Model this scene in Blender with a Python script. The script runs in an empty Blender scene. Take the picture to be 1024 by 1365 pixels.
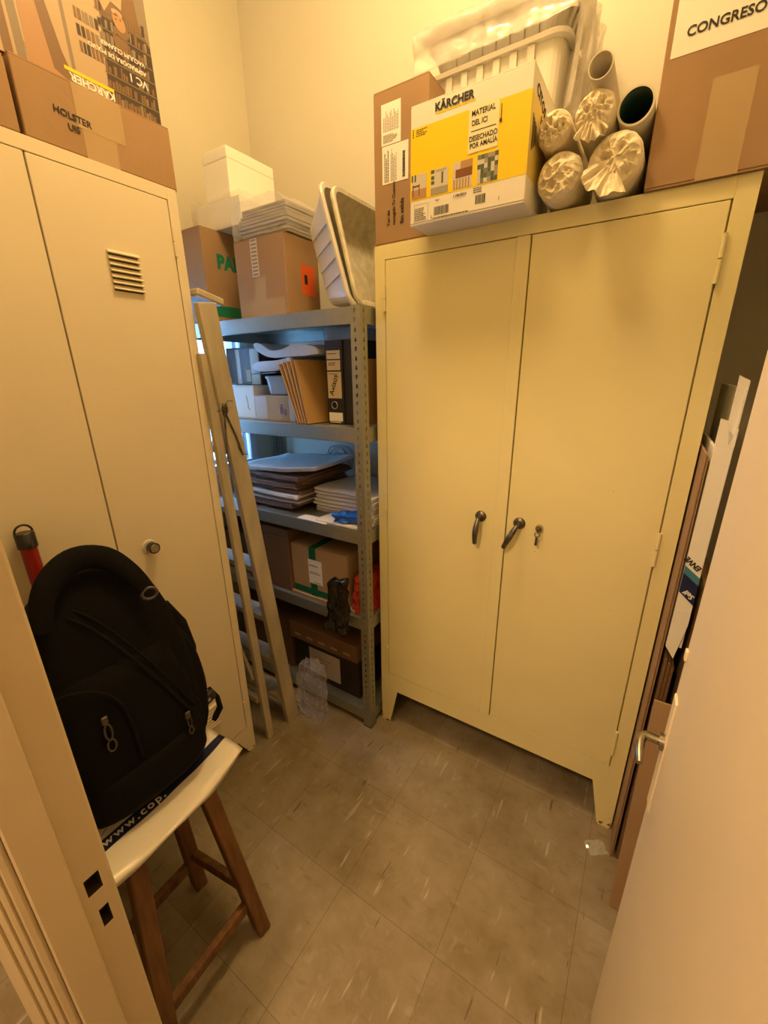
import bpy, bmesh, math, random
from mathutils import Vector, Matrix, Euler, noise
R = math.radians
random.seed(7)
S = bpy.context.scene
COL = S.collection

# ------------------------------------------------------------------ camera
cam_data = bpy.data.cameras.new('camera'); cam = bpy.data.objects.new('camera', cam_data)
COL.objects.link(cam); S.camera = cam
F_PX, PITCH, YAW, ROLL, CAM_H = 550.35, .3253, -.5689, -.0121, 1.4403
fw = Vector((math.sin(YAW)*math.cos(PITCH), math.cos(YAW)*math.cos(PITCH), -math.sin(PITCH)))
rt = Vector((math.cos(YAW), -math.sin(YAW), 0)); up = rt.cross(fw)
rt2 = math.cos(ROLL)*rt + math.sin(ROLL)*up; up2 = -math.sin(ROLL)*rt + math.cos(ROLL)*up
m = Matrix((rt2, up2, -fw)).transposed().to_4x4(); m.translation = (0, 0, CAM_H)
cam.matrix_world = m
cam_data.sensor_fit = 'VERTICAL'; cam_data.sensor_height = 24
cam_data.lens = 24*F_PX/1365; cam_data.clip_start = .01

# ------------------------------------------------------------------ world and lights
w = bpy.data.worlds.new('world'); S.world = w; w.use_nodes = True
bg = w.node_tree.nodes['Background']; bg.inputs[0].default_value = (.22, .50, 1.0, 1); bg.inputs[1].default_value = 12.0
def lamp(name, kind, loc, energy, color, size, rot=None):
    d = bpy.data.lights.new(name, kind); d.energy = energy; d.color = color
    if kind == 'AREA':
        d.shape = 'DISK'; d.size = size
    else:
        d.shadow_soft_size = size
    o = bpy.data.objects.new(name, d); COL.objects.link(o); o.location = loc
    if rot: o.rotation_euler = rot
    return o
lamp('room_ceiling_lamp', 'POINT', (-.55, .79, 2.85), 39, (1, .655, .30), .10)
lamp('hallway_ceiling_lamp', 'POINT', (-.40, -.75, 2.45), 92, (1, .64, .34), .12)
S.view_settings.view_transform = 'Standard'; S.view_settings.look = 'None'
S.view_settings.gamma = 1; S.view_settings.use_curve_mapping = False
S.view_settings.exposure = 0.0
S.cycles.max_bounces = 10; S.cycles.transparent_max_bounces = 16

# ------------------------------------------------------------------ materials
MATS = {}
def mat(name, col, rough=.6, metal=0., noise_amt=.0, noise_scale=8., bump=0., bump_scale=60., alpha=1., trans=0., spec=.5, col2=None, stretch=(1,1,1), coat=0.):
    if name in MATS: return MATS[name]
    m = bpy.data.materials.new(name); m.use_nodes = True; MATS[name] = m
    nt = m.node_tree; b = nt.nodes['Principled BSDF']
    b.inputs['Base Color'].default_value = (*col, 1); b.inputs['Roughness'].default_value = rough
    b.inputs['Metallic'].default_value = metal; b.inputs['Alpha'].default_value = alpha
    b.inputs['Transmission Weight'].default_value = trans; b.inputs['Specular IOR Level'].default_value = spec
    b.inputs['Coat Weight'].default_value = coat
    tc = nt.nodes.new('ShaderNodeTexCoord'); mp = nt.nodes.new('ShaderNodeMapping')
    mp.inputs['Scale'].default_value = stretch
    nt.links.new(tc.outputs['Object'], mp.inputs[0])
    if noise_amt > 0 or col2:
        n = nt.nodes.new('ShaderNodeTexNoise'); n.inputs['Scale'].default_value = noise_scale; n.inputs['Detail'].default_value = 6
        nt.links.new(mp.outputs[0], n.inputs['Vector'])
        r = nt.nodes.new('ShaderNodeValToRGB'); nt.links.new(n.outputs[0], r.inputs[0])
        c2 = col2 or tuple(c*(1-noise_amt) for c in col)
        r.color_ramp.elements[0].position = .35; r.color_ramp.elements[1].position = .65
        r.color_ramp.elements[0].color = (*c2, 1); r.color_ramp.elements[1].color = (*col, 1)
        nt.links.new(r.outputs[0], b.inputs['Base Color'])
    if bump > 0:
        n2 = nt.nodes.new('ShaderNodeTexNoise'); n2.inputs['Scale'].default_value = bump_scale; n2.inputs['Detail'].default_value = 5
        nt.links.new(mp.outputs[0], n2.inputs['Vector'])
        bp = nt.nodes.new('ShaderNodeBump'); bp.inputs['Strength'].default_value = bump; bp.inputs['Distance'].default_value = .01
        nt.links.new(n2.outputs[0], bp.inputs['Height']); nt.links.new(bp.outputs[0], b.inputs['Normal'])
    return m

def chipped_paint(name, col, zlim):
    """cream enamel with rust chips that cluster near the feet and sparse specks elsewhere"""
    m = mat(name, col, .38, noise_amt=.05, noise_scale=3, bump=.06, bump_scale=14)
    nt = m.node_tree; b = nt.nodes['Principled BSDF']
    src = b.inputs['Base Color'].links[0].from_socket
    tc = nt.nodes.new('ShaderNodeTexCoord'); n = nt.nodes.new('ShaderNodeTexNoise'); n.inputs['Scale'].default_value = 75; n.inputs['Detail'].default_value = 4
    nt.links.new(tc.outputs['Object'], n.inputs['Vector'])
    sp = nt.nodes.new('ShaderNodeSeparateXYZ'); nt.links.new(tc.outputs['Object'], sp.inputs[0])
    mr = nt.nodes.new('ShaderNodeMapRange'); mr.inputs[1].default_value = 0; mr.inputs[2].default_value = zlim
    mr.inputs[3].default_value = .54; mr.inputs[4].default_value = .775
    nt.links.new(sp.outputs[2], mr.inputs[0])
    g = nt.nodes.new('ShaderNodeMath'); g.operation = 'GREATER_THAN'
    nt.links.new(n.outputs[0], g.inputs[0]); nt.links.new(mr.outputs[0], g.inputs[1])
    mx = nt.nodes.new('ShaderNodeMix'); mx.data_type = 'RGBA'
    nt.links.new(g.outputs[0], mx.inputs[0]); nt.links.new(src, mx.inputs[6]); mx.inputs[7].default_value = (.12, .055, .02, 1)
    nt.links.new(mx.outputs[2], b.inputs['Base Color'])
    return m

M_CAB = chipped_paint('cabinet_enamel', (.77, .70, .37), .10)
M_LOCK = chipped_paint('locker_enamel', (.74, .66, .48), .05)
M_WALL = mat('wall_paint', (.66, .62, .47), .85, noise_amt=.05, noise_scale=2, bump=.1, bump_scale=25)
M_WALLW = mat('wall_paint_back', (.68, .645, .53), .85, noise_amt=.05, noise_scale=2, bump=.1, bump_scale=25)
M_HALL = mat('hallway_paint', (.40, .34, .24), .85)  # unseen walls, coloured darker to cut light bounced into the room
M_CEIL = mat('ceiling_paint', (.85, .80, .65), .9)
M_TRIM = mat('door_trim_paint', (.64, .54, .36), .42, noise_amt=.05, noise_scale=4, bump=.05, bump_scale=20)
M_DOOR = mat('door_paint', (.86, .76, .56), .45, noise_amt=.04, noise_scale=3, bump=.05, bump_scale=20)
M_DARK = mat('dark_gap', (.01, .008, .006), .9)  # near black, paints in the dark of vent slits and finger hole
M_BLACK = mat('black_ink', (.012, .011, .012), .6)
M_GALV = mat('galvanised_steel', (.37, .38, .34), .38, metal=.75, noise_amt=.06, noise_scale=60)
M_CHROME = mat('worn_chrome', (.62, .60, .55), .22, metal=1, noise_amt=.3, noise_scale=40)
M_PEWTER = mat('aged_pewter', (.20, .185, .15), .38, metal=.85, noise_amt=.5, noise_scale=60)
M_CARD = mat('brown_cardboard', (.36, .225, .115), .82, noise_amt=.12, noise_scale=5, bump=.08, bump_scale=40)
M_CARD2 = mat('dark_cardboard', (.17, .09, .038), .82, noise_amt=.14, noise_scale=5, bump=.08, bump_scale=40)
M_CARD3 = mat('light_cardboard', (.42, .275, .13), .82, noise_amt=.10, noise_scale=5, bump=.08, bump_scale=40)
M_TAPE = mat('clear_packing_tape', (.62, .45, .25), .18, alpha=.55, coat=.5)
M_TAPEB = mat('brown_packing_tape', (.10, .055, .03), .3, noise_amt=.35, noise_scale=12, spec=.35, bump=.3, bump_scale=25)
M_GTAPE = mat('green_tape', (.01, .14, .075), .25)
M_WHITE = mat('white_paper', (.82, .80, .74), .7)
M_WBOX = mat('white_card', (.80, .78, .70), .6, noise_amt=.03)
M_STYRO = mat('white_polystyrene', (.88, .86, .76), .8, bump=.1, bump_scale=120)
M_YEL = mat('yellow_print', (.86, .62, .0), .45)
M_GREEN = mat('green_print', (.0, .19, .10), .6)
M_BLUE = mat('blue_print', (.012, .018, .075), .4)
M_TEAL = mat('teal_print', (.05, .20, .30), .5)
M_RED = mat('red_print', (.50, .035, .015), .5)
M_PLAST = mat('white_plastic', (.66, .63, .55), .32, noise_amt=.04, spec=.5)
M_FILM = mat('clear_plastic_film', (.85, .85, .85), .12, alpha=.20, coat=1, bump=.5, bump_scale=18)
M_FILM2 = mat('milky_plastic_film', (.75, .72, .66), .22, alpha=.36, coat=.7, bump=.4, bump_scale=22)
M_PAPERC = mat('crumpled_paper', (.78, .70, .52), .62, bump=.25, bump_scale=45)
M_WOODP = mat('painted_wood', (.52, .46, .33), .6, noise_amt=.28, noise_scale=14, bump=.15, bump_scale=40, stretch=(1,1,.3))
M_WOOD = mat('varnished_wood', (.20, .092, .028), .5, col2=(.11, .045, .014), noise_scale=9, bump=.1, bump_scale=50, stretch=(6,6,.6))
M_FABRIC = mat('black_nylon', (.0045, .004, .004), .8, bump=.25, bump_scale=400, spec=.12)
M_WEB = mat('black_webbing', (.008, .0075, .0075), .8, bump=.4, bump_scale=300, spec=.15)
M_BLKPL = mat('black_plastic', (.02, .018, .022), .35)
M_BLKBAG = mat('black_bag_film', (.006, .006, .006), .14, coat=.3)
M_MANILA = mat('manila_paper', (.42, .25, .09), .6, noise_amt=.06)
M_BROWNF = mat('brown_folder_card', (.20, .115, .075), .7, noise_amt=.15)
M_ARCH = mat('binder_black', (.03, .022, .018), .5, noise_amt=.3, noise_scale=60)
M_BLUEBAG = mat('blue_bag_film', (.01, .13, .85), .35, bump=.4, bump_scale=20)
M_REDBAG = mat('red_bag_film', (.46, .04, .012), .4, bump=.3, bump_scale=20)
M_GLASS = mat('window_glass', (.9, 1, 1), .02, alpha=.12, spec=.5)
M_WFRAME = mat('window_frame_paint', (.62, .66, .72), .4)
M_GREYT = mat('tube_card', (.62, .57, .47), .6)
M_TUBEIN = mat('tube_inside_green', (.012, .05, .035), .3)

def floor_material():
    m = bpy.data.materials.new('vinyl_tile_floor'); m.use_nodes = True; nt = m.node_tree; b = nt.nodes['Principled BSDF']
    N = nt.nodes.new; L = nt.links.new
    tc = N('ShaderNodeTexCoord')
    mp = N('ShaderNodeMapping'); mp.inputs['Location'].default_value = (-.05/.3, -.01/.3, 0); mp.inputs['Scale'].default_value = (1/.3, 1/.3, 1)
    L(tc.outputs['Object'], mp.inputs[0])
    br = N('ShaderNodeTexBrick'); br.offset = 0; br.inputs['Scale'].default_value = 1; br.inputs['Brick Width'].default_value = 1; br.inputs['Row Height'].default_value = 1
    br.inputs['Mortar Size'].default_value = .0035; br.inputs['Mortar Smooth'].default_value = .3
    br.inputs['Color1'].default_value = (.235, .195, .125, 1); br.inputs['Color2'].default_value = (.275, .235, .165, 1); br.inputs['Mortar'].default_value = (.155, .125, .08, 1)
    L(mp.outputs[0], br.inputs['Vector'])
    # cloudy wear
    n = N('ShaderNodeTexNoise'); n.inputs['Scale'].default_value = 3.2; n.inputs['Detail'].default_value = 9; n.inputs['Roughness'].default_value = .65
    L(tc.outputs['Object'], n.inputs['Vector'])
    cr = N('ShaderNodeValToRGB'); cr.color_ramp.elements[0].position = .38; cr.color_ramp.elements[1].position = .66
    cr.color_ramp.elements[0].color = (.76, .70, .55, 1); cr.color_ramp.elements[1].color = (1.32, 1.34, 1.42, 1); L(n.outputs[0], cr.inputs[0])
    mx = N('ShaderNodeMix'); mx.data_type = 'RGBA'; mx.blend_type = 'MULTIPLY'; mx.inputs[0].default_value = 1
    L(br.outputs[0], mx.inputs[6]); L(cr.outputs[0], mx.inputs[7])
    prev = mx.outputs[2]
    def streak(scale, sx, sy, lo, hi, col, seed, rot=.12, amt=1.):
        nonlocal prev
        mp2 = N('ShaderNodeMapping'); mp2.inputs['Scale'].default_value = (sx, sy, 1); mp2.inputs['Location'].default_value = (seed, seed*.7, 0); mp2.inputs['Rotation'].default_value = (0, 0, rot)
        L(tc.outputs['Object'], mp2.inputs[0])
        n3 = N('ShaderNodeTexNoise'); n3.inputs['Scale'].default_value = scale; n3.inputs['Detail'].default_value = 3; L(mp2.outputs[0], n3.inputs['Vector'])
        r3 = N('ShaderNodeValToRGB'); r3.color_ramp.elements[0].position = lo; r3.color_ramp.elements[1].position = hi
        r3.color_ramp.elements[0].color = (0,0,0,1); r3.color_ramp.elements[1].color = (amt,)*3+(1,); L(n3.outputs[0], r3.inputs[0])
        x = N('ShaderNodeMix'); x.data_type = 'RGBA'; L(r3.outputs[0], x.inputs[0]); L(prev, x.inputs[6]); x.inputs[7].default_value = (*col, 1); prev = x.outputs[2]
    streak(6, 9, 1.1, .66, .72, (.50, .45, .34), 3.1, amt=.6)
    streak(9, 7, .9, .69, .73, (.09, .065, .035), 11.3, rot=.05, amt=.8)
    streak(4, 1.6, 6, .68, .78, (.44, .40, .32), 21.7, rot=.6, amt=.35)
    streak(22, .8, 2.2, .60, .72, (.13, .095, .05), 33.1, rot=.2, amt=.35)
    streak(30, 1, .5, .64, .72, (.48, .44, .35), 43.1, rot=-.9, amt=.22)
    streak(2.5, 7, 1.0, .72, .76, (.50, .45, .36), 51.3, rot=.02, amt=.4)
    streak(14, 1, 1, .66, .76, (.46, .42, .34), 5.5, rot=0, amt=.3)
    L(prev, b.inputs['Base Color'])
    rr = N('ShaderNodeMapRange'); rr.inputs[3].default_value = .28; rr.inputs[4].default_value = .5; L(n.outputs[0], rr.inputs[0]); L(rr.outputs[0], b.inputs['Roughness'])
    bp = N('ShaderNodeBump'); bp.inputs['Strength'].default_value = .12; bp.inputs['Distance'].default_value = .004; L(n.outputs[0], bp.inputs['Height']); L(bp.outputs[0], b.inputs['Normal'])
    return m
M_FLOOR = floor_material()

# ------------------------------------------------------------------ helpers
def link(o, parent=None):
    COL.objects.link(o)
    if parent is not None: o.parent = parent
    return o
def obj(name, bm, mats, parent=None, smooth=False, recalc=True):
    if recalc: bmesh.ops.recalc_face_normals(bm, faces=bm.faces[:])
    me = bpy.data.meshes.new(name); bm.to_mesh(me); bm.free()
    if not isinstance(mats, (list, tuple)): mats = [mats]
    for m_ in mats: me.materials.append(m_)
    if smooth:
        for p in me.polygons: p.use_smooth = True
    return link(bpy.data.objects.new(name, me), parent)
def tag(o, label, cat, group=None):
    o['label'] = label; o['category'] = cat
    if group: o['group'] = group
    return o
def thing(name, label, cat, loc=(0,0,0), rotz=0, group=None, rot=None):
    o = bpy.data.objects.new(name, None); COL.objects.link(o); o.empty_display_size = .05
    o.location = loc; o.rotation_euler = rot if rot else (0, 0, rotz)
    return tag(o, label, cat, group)
def struct(name, bm, mats, parent=None):
    o = obj(name, bm, mats, parent)
    if parent is None: o['kind'] = 'structure'
    return o
def B(bm, lo, hi, mi=0, bev=0., M=None, seg=1):
    """axis box from corner lo to corner hi"""
    lo = Vector(lo); hi = Vector(hi)
    r = bmesh.ops.create_cube(bm, size=1); vs = r['verts']
    c = (lo+hi)/2; s = hi-lo
    for v in vs: v.co = Vector((v.co.x*s.x+c.x, v.co.y*s.y+c.y, v.co.z*s.z+c.z))
    fs = list({f for v in vs for f in v.link_faces})
    if bev > 0:
        es = list({e for v in vs for e in v.link_edges})
        rr = bmesh.ops.bevel(bm, geom=es, offset=bev, segments=seg, affect='EDGES', profile=.7)
        vs = list({v for f in rr['faces'] for v in f.verts} | {v for v in vs if v.is_valid})
        fs = list({f for v in vs for f in v.link_faces})
    for f in fs: f.material_index = mi
    if M is not None:
        for v in vs: v.co = M @ v.co
    return vs
def bx(lo, hi, mi=0, bev=0., seg=1):
    bm = bmesh.new(); B(bm, lo, hi, mi, bev, None, seg); return bm
def prism(bm, poly, axis, a, b, mi=0):
    """extrude a polygon (list of 2-D points) along axis 0/1/2 from a to b"""
    def P3(p, t):
        q = [p[0], p[1]]; q.insert(axis, t); return Vector(q)
    v0 = [bm.verts.new(P3(p, a)) for p in poly]; v1 = [bm.verts.new(P3(p, b)) for p in poly]
    fs = [bm.faces.new(v0), bm.faces.new(v1[::-1])]
    n = len(poly)
    for i in range(n): fs.append(bm.faces.new((v0[i], v0[(i+1) % n], v1[(i+1) % n], v1[i])))
    for f in fs: f.material_index = mi
    return v0+v1
def tube(bm, pts, r, seg=10, mi=0, cap=True, flat=1., up_hint=None):
    """tube along a polyline; r may be a number or a list; flat squashes it"""
    pts = [Vector(p) for p in pts]; n = len(pts)
    rs = r if isinstance(r, (list, tuple)) else [r]*n
    rings = []; prev_x = None
    for i, p in enumerate(pts):
        t = (pts[min(i+1, n-1)]-pts[max(i-1, 0)]).normalized()
        if prev_x is None:
            h = Vector(up_hint) if up_hint else (Vector((0,0,1)) if abs(t.z) < .9 else Vector((1,0,0)))
            x = t.cross(h).normalized()
        else:
            x = (prev_x - t*prev_x.dot(t)).normalized()
        prev_x = x; y = t.cross(x)
        rings.append([bm.verts.new(p + (x*math.cos(2*math.pi*k/seg)*flat + y*math.sin(2*math.pi*k/seg))*rs[i]) for k in range(seg)])
    fs = []
    for i in range(n-1):
        for k in range(seg):
            fs.append(bm.faces.new((rings[i][k], rings[i][(k+1) % seg], rings[i+1][(k+1) % seg], rings[i+1][k])))
    for f in fs: f.smooth = True
    if cap:
        for fc in (bm.faces.new(rings[0][::-1]), bm.faces.new(rings[-1])):
            fs.append(fc)
            for e in fc.edges: e.smooth = False
    for f in fs: f.material_index = mi
    return [v for r_ in rings for v in r_]
def beam(bm, a, b, wx, wy, mi=0, side=(0,1,0), bev=.0):
    """rectangular bar from a to b; wx across, wy along 'side'"""
    a = Vector(a); b = Vector(b); t = (b-a).normalized(); y = Vector(side); y = (y-t*y.dot(t)).normalized(); x = y.cross(t)
    M = Matrix((x, y, t)).transposed().to_4x4(); M.translation = a
    return B(bm, (-wx/2, -wy/2, 0), (wx/2, wy/2, (b-a).length), mi, bev, M)
def cyl(bm, c, axis, r, h, seg=24, mi=0, r2=None):
    c = Vector(c); ax = Vector(axis).normalized()
    return tube(bm, [c, c+ax*h], [r, r if r2 is None else r2], seg, mi)
def sub_grid_box(size, cuts):
    bm = bmesh.new(); B(bm, (-size[0]/2, -size[1]/2, 0), (size[0]/2, size[1]/2, size[2]))
    bmesh.ops.subdivide_edges(bm, edges=bm.edges[:], cuts=cuts, use_grid_fill=True)
    return bm
def crumple(bm, amp, freq, seed=0., sharp=True):
    bm.normal_update()
    off = Vector((seed*13.1, seed*7.7, seed*3.3))
    new = []
    for v in bm.verts:
        p = v.co*freq+off
        if sharp:
            d, _ = noise.voronoi(p); h = (d[1]-d[0])*1.2-.35 + .5*noise.noise(p*.5)
        else: h = noise.noise(p) + .5*noise.noise(p*2.3)
        new.append(v.co + v.normal*h*amp)
    for v, c in zip(bm.verts, new): v.co = c
    return bm
def face_mat(size, face):
    w_, d_, h_ = size
    if face == 'front': o, x, y, z = (-w_/2, -d_/2, 0), (1,0,0), (0,0,1), (0,-1,0)
    elif face == 'right': o, x, y, z = (w_/2, -d_/2, 0), (0,1,0), (0,0,1), (1,0,0)
    elif face == 'left': o, x, y, z = (-w_/2, d_/2, 0), (0,-1,0), (0,0,1), (-1,0,0)
    elif face == 'top': o, x, y, z = (-w_/2, -d_/2, h_), (1,0,0), (0,1,0), (0,0,1)
    M = Matrix((x, y, z)).transposed().to_4x4(); M.translation = o; return M
def text_bm(bm, s, size, M, mi=0, bold=0., ext=.0003, spacing=1., sx=1., align='LEFT'):
    cu = bpy.data.curves.new('t', 'FONT'); cu.body = s; cu.size = size; cu.offset = bold; cu.extrude = ext
    cu.space_character = spacing; cu.align_x = align; cu.resolution_u = 3
    ob = bpy.data.objects.new('t', cu); COL.objects.link(ob)
    dg = bpy.context.evaluated_depsgraph_get(); me = bpy.data.meshes.new_from_object(ob.evaluated_get(dg))
    n0 = len(bm.verts); f0 = len(bm.faces); bm.from_mesh(me); bm.verts.ensure_lookup_table(); bm.faces.ensure_lookup_table()
    for v in bm.verts[n0:]: v.co = M @ Vector((v.co.x*sx, v.co.y, v.co.z))
    for f in bm.faces[f0:]: f.material_index = mi
    bpy.data.objects.remove(ob); bpy.data.curves.remove(cu); bpy.data.meshes.remove(me)
def on(FM, u, v, rot=0., lift=.0008):
    return FM @ Matrix.Translation((u, v, lift)) @ Matrix.Rotation(rot, 4, 'Z')
def writing(parent, name, FM, lines, material, label=None):
    """lines: (text, u, v, size, rot, bold)"""
    for t in lines:
        s_, u, v, sz, rot, bold = (list(t)+[0, 0])[:6]
        bm = bmesh.new(); text_bm(bm, s_, sz, on(FM, u, v, rot, .0013), 0, bold)
        o = obj(name, bm, material, parent, recalc=False)
        if label: o['label'] = label
    return o
def patch(parent, name, FM, rects, mats, th=.0006, label=None, lift=.0002):
    """rects: (u0, v0, u1, v1, material index[, extra lift])"""
    bm = bmesh.new()
    for r_ in rects:
        u0, v0, u1, v1, mi = r_[:5]; e = r_[5] if len(r_) > 5 else 0
        B(bm, (u0, v0, lift+e), (u1, v1, lift+th+e), mi, 0, FM)
    o = obj(name, bm, mats, parent)
    if label: o['label'] = label
    return o
def barcode(u0, v0, u1, v1, mi, lift=.0006, vert=False, seed=1):
    rr = random.Random(seed); out = []; t = u0 if not vert else v0; end = u1 if not vert else v1
    while t < end:
        w_ = rr.choice((.0006, .0010, .0016))
        out.append((t, v0, min(t+w_, end), v1, mi, lift) if not vert else (u0, t, u1, min(t+w_, end), mi, lift)); t += w_+rr.choice((.0008, .0012))
    return out
def small_print(u0, v0, u1, v1, mi, rows, lift=.0006, vert=False, seed=1):
    """rows of tiny print as short dashes, too small to read in the photograph"""
    rr = random.Random(seed); out = []
    for k in range(rows):
        if not vert:
            y = v1-(k+.7)*(v1-v0)/rows; t = u0
            while t < u1-(u1-u0)*rr.random()*.4:
                w_ = rr.uniform(.003, .008); out.append((t, y, min(t+w_, u1), y+(v1-v0)/rows*.4, mi, lift)); t += w_+.0012
        else:
            x = u0+(k+.3)*(u1-u0)/rows; t = v0
            while t < v1-(v1-v0)*rr.random()*.4:
                w_ = rr.uniform(.003, .008); out.append((x, t, x+(u1-u0)/rows*.4, min(t+w_, v1), mi, lift)); t += w_+.0012
    return out
def carton(name, label, cat, loc, size, m_=None, rotz=0, flaps='top', group=None, bev=.0018, rot=None, bulge=.0):
    """closed corrugated box: body with a slot between folded flaps; origin at the middle of the base"""
    m_ = m_ or M_CARD; w_, d_, h_ = size
    root = thing(name, label, cat, loc, rotz, group, rot)
    bm = bmesh.new(); t = .003
    B(bm, (-w_/2, -d_/2, t), (w_/2, d_/2, h_-t), 0, bev)
    obj('body', bm, m_, root)
    for nm, z0, z1 in (('top_flap', h_-t+.0002, h_), ('bottom_flap', 0, t-.0002)):
        for s in (-1, 1):
            lo, hi = ((-w_/2+.001, -d_/2+.001, z0), (w_/2-.001, -.0012, z1)) if s < 0 else ((-w_/2+.001, .0012, z0), (w_/2-.001, d_/2-.001, z1))
            obj(nm, bx(lo, hi), m_, root)
    return root

# ------------------------------------------------------------------ room shell
XL, XR, YB, YF, ZC = -1.75, .30, 1.64, .10, 3.05
struct('floor', bx((-2.4, -1.8, -.05), (1.4, YB+.1, 0)), M_FLOOR)
struct('ceiling', bx((-2.4, -1.8, ZC), (1.4, YB+.1, ZC+.05)), M_CEIL)
struct('wall_back', bx((XL-.15, YB, 0), (XR+.1, YB+.1, ZC)), M_WALLW)
struct('wall_right', bx((XR, YF, 0), (XR+.08, YB, ZC)), M_WALL)
WY0, WY1, WZ0, WZ1 = .86, 1.478, .985, 1.78
bm = bmesh.new()
B(bm, (XL-.14, .0, 0), (XL, YB, WZ0)); B(bm, (XL-.14, .0, WZ1), (XL, YB, ZC))
B(bm, (XL-.14, .0, WZ0), (XL, WY0, WZ1)); B(bm, (XL-.14, WY1, WZ0), (XL, YB, WZ1))
struct('wall_left', bm, M_WALL)
bm = bmesh.new()
B(bm, (XL, .004, 0), (-.60, YF, ZC)); B(bm, (.17, .004, 0), (1.4, YF, ZC)); B(bm, (-.60, .004, 2.04), (.17, YF, ZC))
struct('wall_front', bm, M_WALL)
bm = bmesh.new(); B(bm, (-2.4, -1.8, 0), (-2.3, 0, ZC)); struct('wall_hallway_left', bm, M_HALL)
bm = bmesh.new(); B(bm, (-2.4, .0, 0), (XL-.14, .1, ZC)); struct('wall_hallway_end', bm, M_HALL)
bm = bmesh.new(); B(bm, (1.3, -1.8, 0), (1.4, 0, ZC)); struct('wall_hallway_right', bm, M_HALL)
bm = bmesh.new(); B(bm, (-2.4, -1.9, 0), (1.4, -1.8, ZC)); struct('wall_hallway_back', bm, M_HALL)

# window
win = bpy.data.objects.new('window_1', None); COL.objects.link(win); win['kind'] = 'structure'; win.location = (XL, WY0, WZ0)
W_ = WY1-WY0; H_ = WZ1-WZ0
bm = bmesh.new()                                            # casing round the opening, on the wall face
t = .035
B(bm, (-.005, -.012, -.012), (.010, t, H_+.012), 0, .002); B(bm, (-.005, W_-t, -.012), (.010, W_+.012, H_+.012), 0, .002)
B(bm, (-.005, t, -.012), (.010, W_-t, t), 0, .002); B(bm, (-.005, t, H_-t), (.010, W_-t, H_+.012), 0, .002)
obj('window_frame', bm, M_WFRAME, win)
bm = bmesh.new()
for y0, y1 in ((t, W_/2-.002), (W_/2+.002, W_-t)):
    B(bm, (-.05, y0, t), (-.02, y0+.022, H_-t)); B(bm, (-.05, y1-.022, t), (-.02, y1, H_-t))
    B(bm, (-.05, y0+.022, t), (-.02, y1-.022, t+.024)); B(bm, (-.05, y0+.022, H_-t-.024), (-.02, y1-.022, H_-t))
    B(bm, (-.05, y0+.022, H_*.52), (-.02, y1-.022, H_*.52+.014))
obj('window_sash', bm, M_WFRAME, win)
obj('glass_pane', bx((-.037, t+.01, t+.01), (-.034, W_-t-.01, H_-t-.01)), M_GLASS, win)
obj('window_sill', bx((-.12, 0, -.012), (.02, W_, .0), 0, .003), M_WFRAME, win)

# left door jamb with rebate, stop and moulded casing, two mortices for latch and bolt
jamb = bpy.data.objects.new('trim_1', None); COL.objects.link(jamb); jamb['kind'] = 'structure'; jamb.location = (-.53, 0, 0)
def hole_strip(bm, y0, y1, z0, z1, holes, depth):
    """flat strip facing +x with rectangular recesses; holes = (ya, yb, za, zb)"""
    zs = z0
    def quad(a, b, c, d, mi=0): bm.faces.new([bm.verts.new(Vector(p)) for p in (a, b, c, d)]).material_index = 1 if any(p[0] < 0 for p in (a, b, c, d)) else 0
    for ya, yb, za, zb in sorted(holes, key=lambda h: h[2]):
        quad((0, y0, zs), (0, y1, zs), (0, y1, za), (0, y0, za))
        quad((0, y0, za), (0, ya, za), (0, ya, zb), (0, y0, zb)); quad((0, yb, za), (0, y1, za), (0, y1, zb), (0, yb, zb))
        quad((0, ya, za), (0, yb, za), (-depth, yb, za), (-depth, ya, za)); quad((0, ya, zb), (-depth, ya, zb), (-depth, yb, zb), (0, yb, zb))
        quad((0, ya, za), (-depth, ya, za), (-depth, ya, zb), (0, ya, zb)); quad((0, yb, za), (0, yb, zb), (-depth, yb, zb), (-depth, yb, za))
        quad((-depth, ya, za), (-depth, yb, za), (-depth, yb, zb), (-depth, ya, zb))
        zs = zb
    quad((0, y0, zs), (0, y1, zs), (0, y1, z1), (0, y0, z1))
bm = bmesh.new()
hole_strip(bm, .077, .1145, 0, 2.02, [(.0865, .1045, .781, .812), (.0915, .1035, .712, .747)], .022)
# rounded arris, back part of the jamb
prism(bm, [(0, .1145), (-.0035, .118), (-.07, .118), (-.07, .0765), (-.026, .0765), (-.026, .1145)], 2, 0, 2.02)
o = obj('door_jamb', bm, [M_TRIM, mat('raw_mortice_shade', (.035, .022, .012), .9)], jamb)  # unpainted wood, coloured near black to put shade into the mortices
bm = bmesh.new()
prism(bm, [(-.03, .0768), (.010, .0768), (.0122, .0745), (.0122, .0395), (.010, .0375), (-.03, .0375)], 2, 0, 2.02)
obj('door_stop', bm, M_TRIM, jamb)
bm = bmesh.new()
prism(bm, [(-.03, .0372), (.004, .0372), (.007, .033), (.006, .028), (.001, .0258), (.0035, .0235), (.002, .0205), (-.003, .0188), (-.001, .0165), (-.004, .0135), (-.009, .0115), (-.007, .009), (-.012, .0065), (-.016, .004), (-.02, .0005), (-.03, .0005)], 2, 0, 2.06)
obj('casing_moulding', bm, M_TRIM, jamb)
bm = bmesh.new(); B(bm, (-.60, .0375, 2.02), (.17, .118, 2.04)); struct('trim_2', bm, M_TRIM)
bm = bmesh.new(); B(bm, (.145, .0, 0), (.17, .118, 2.02), 0, .002); struct('trim_3', bm, M_TRIM)

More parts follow.
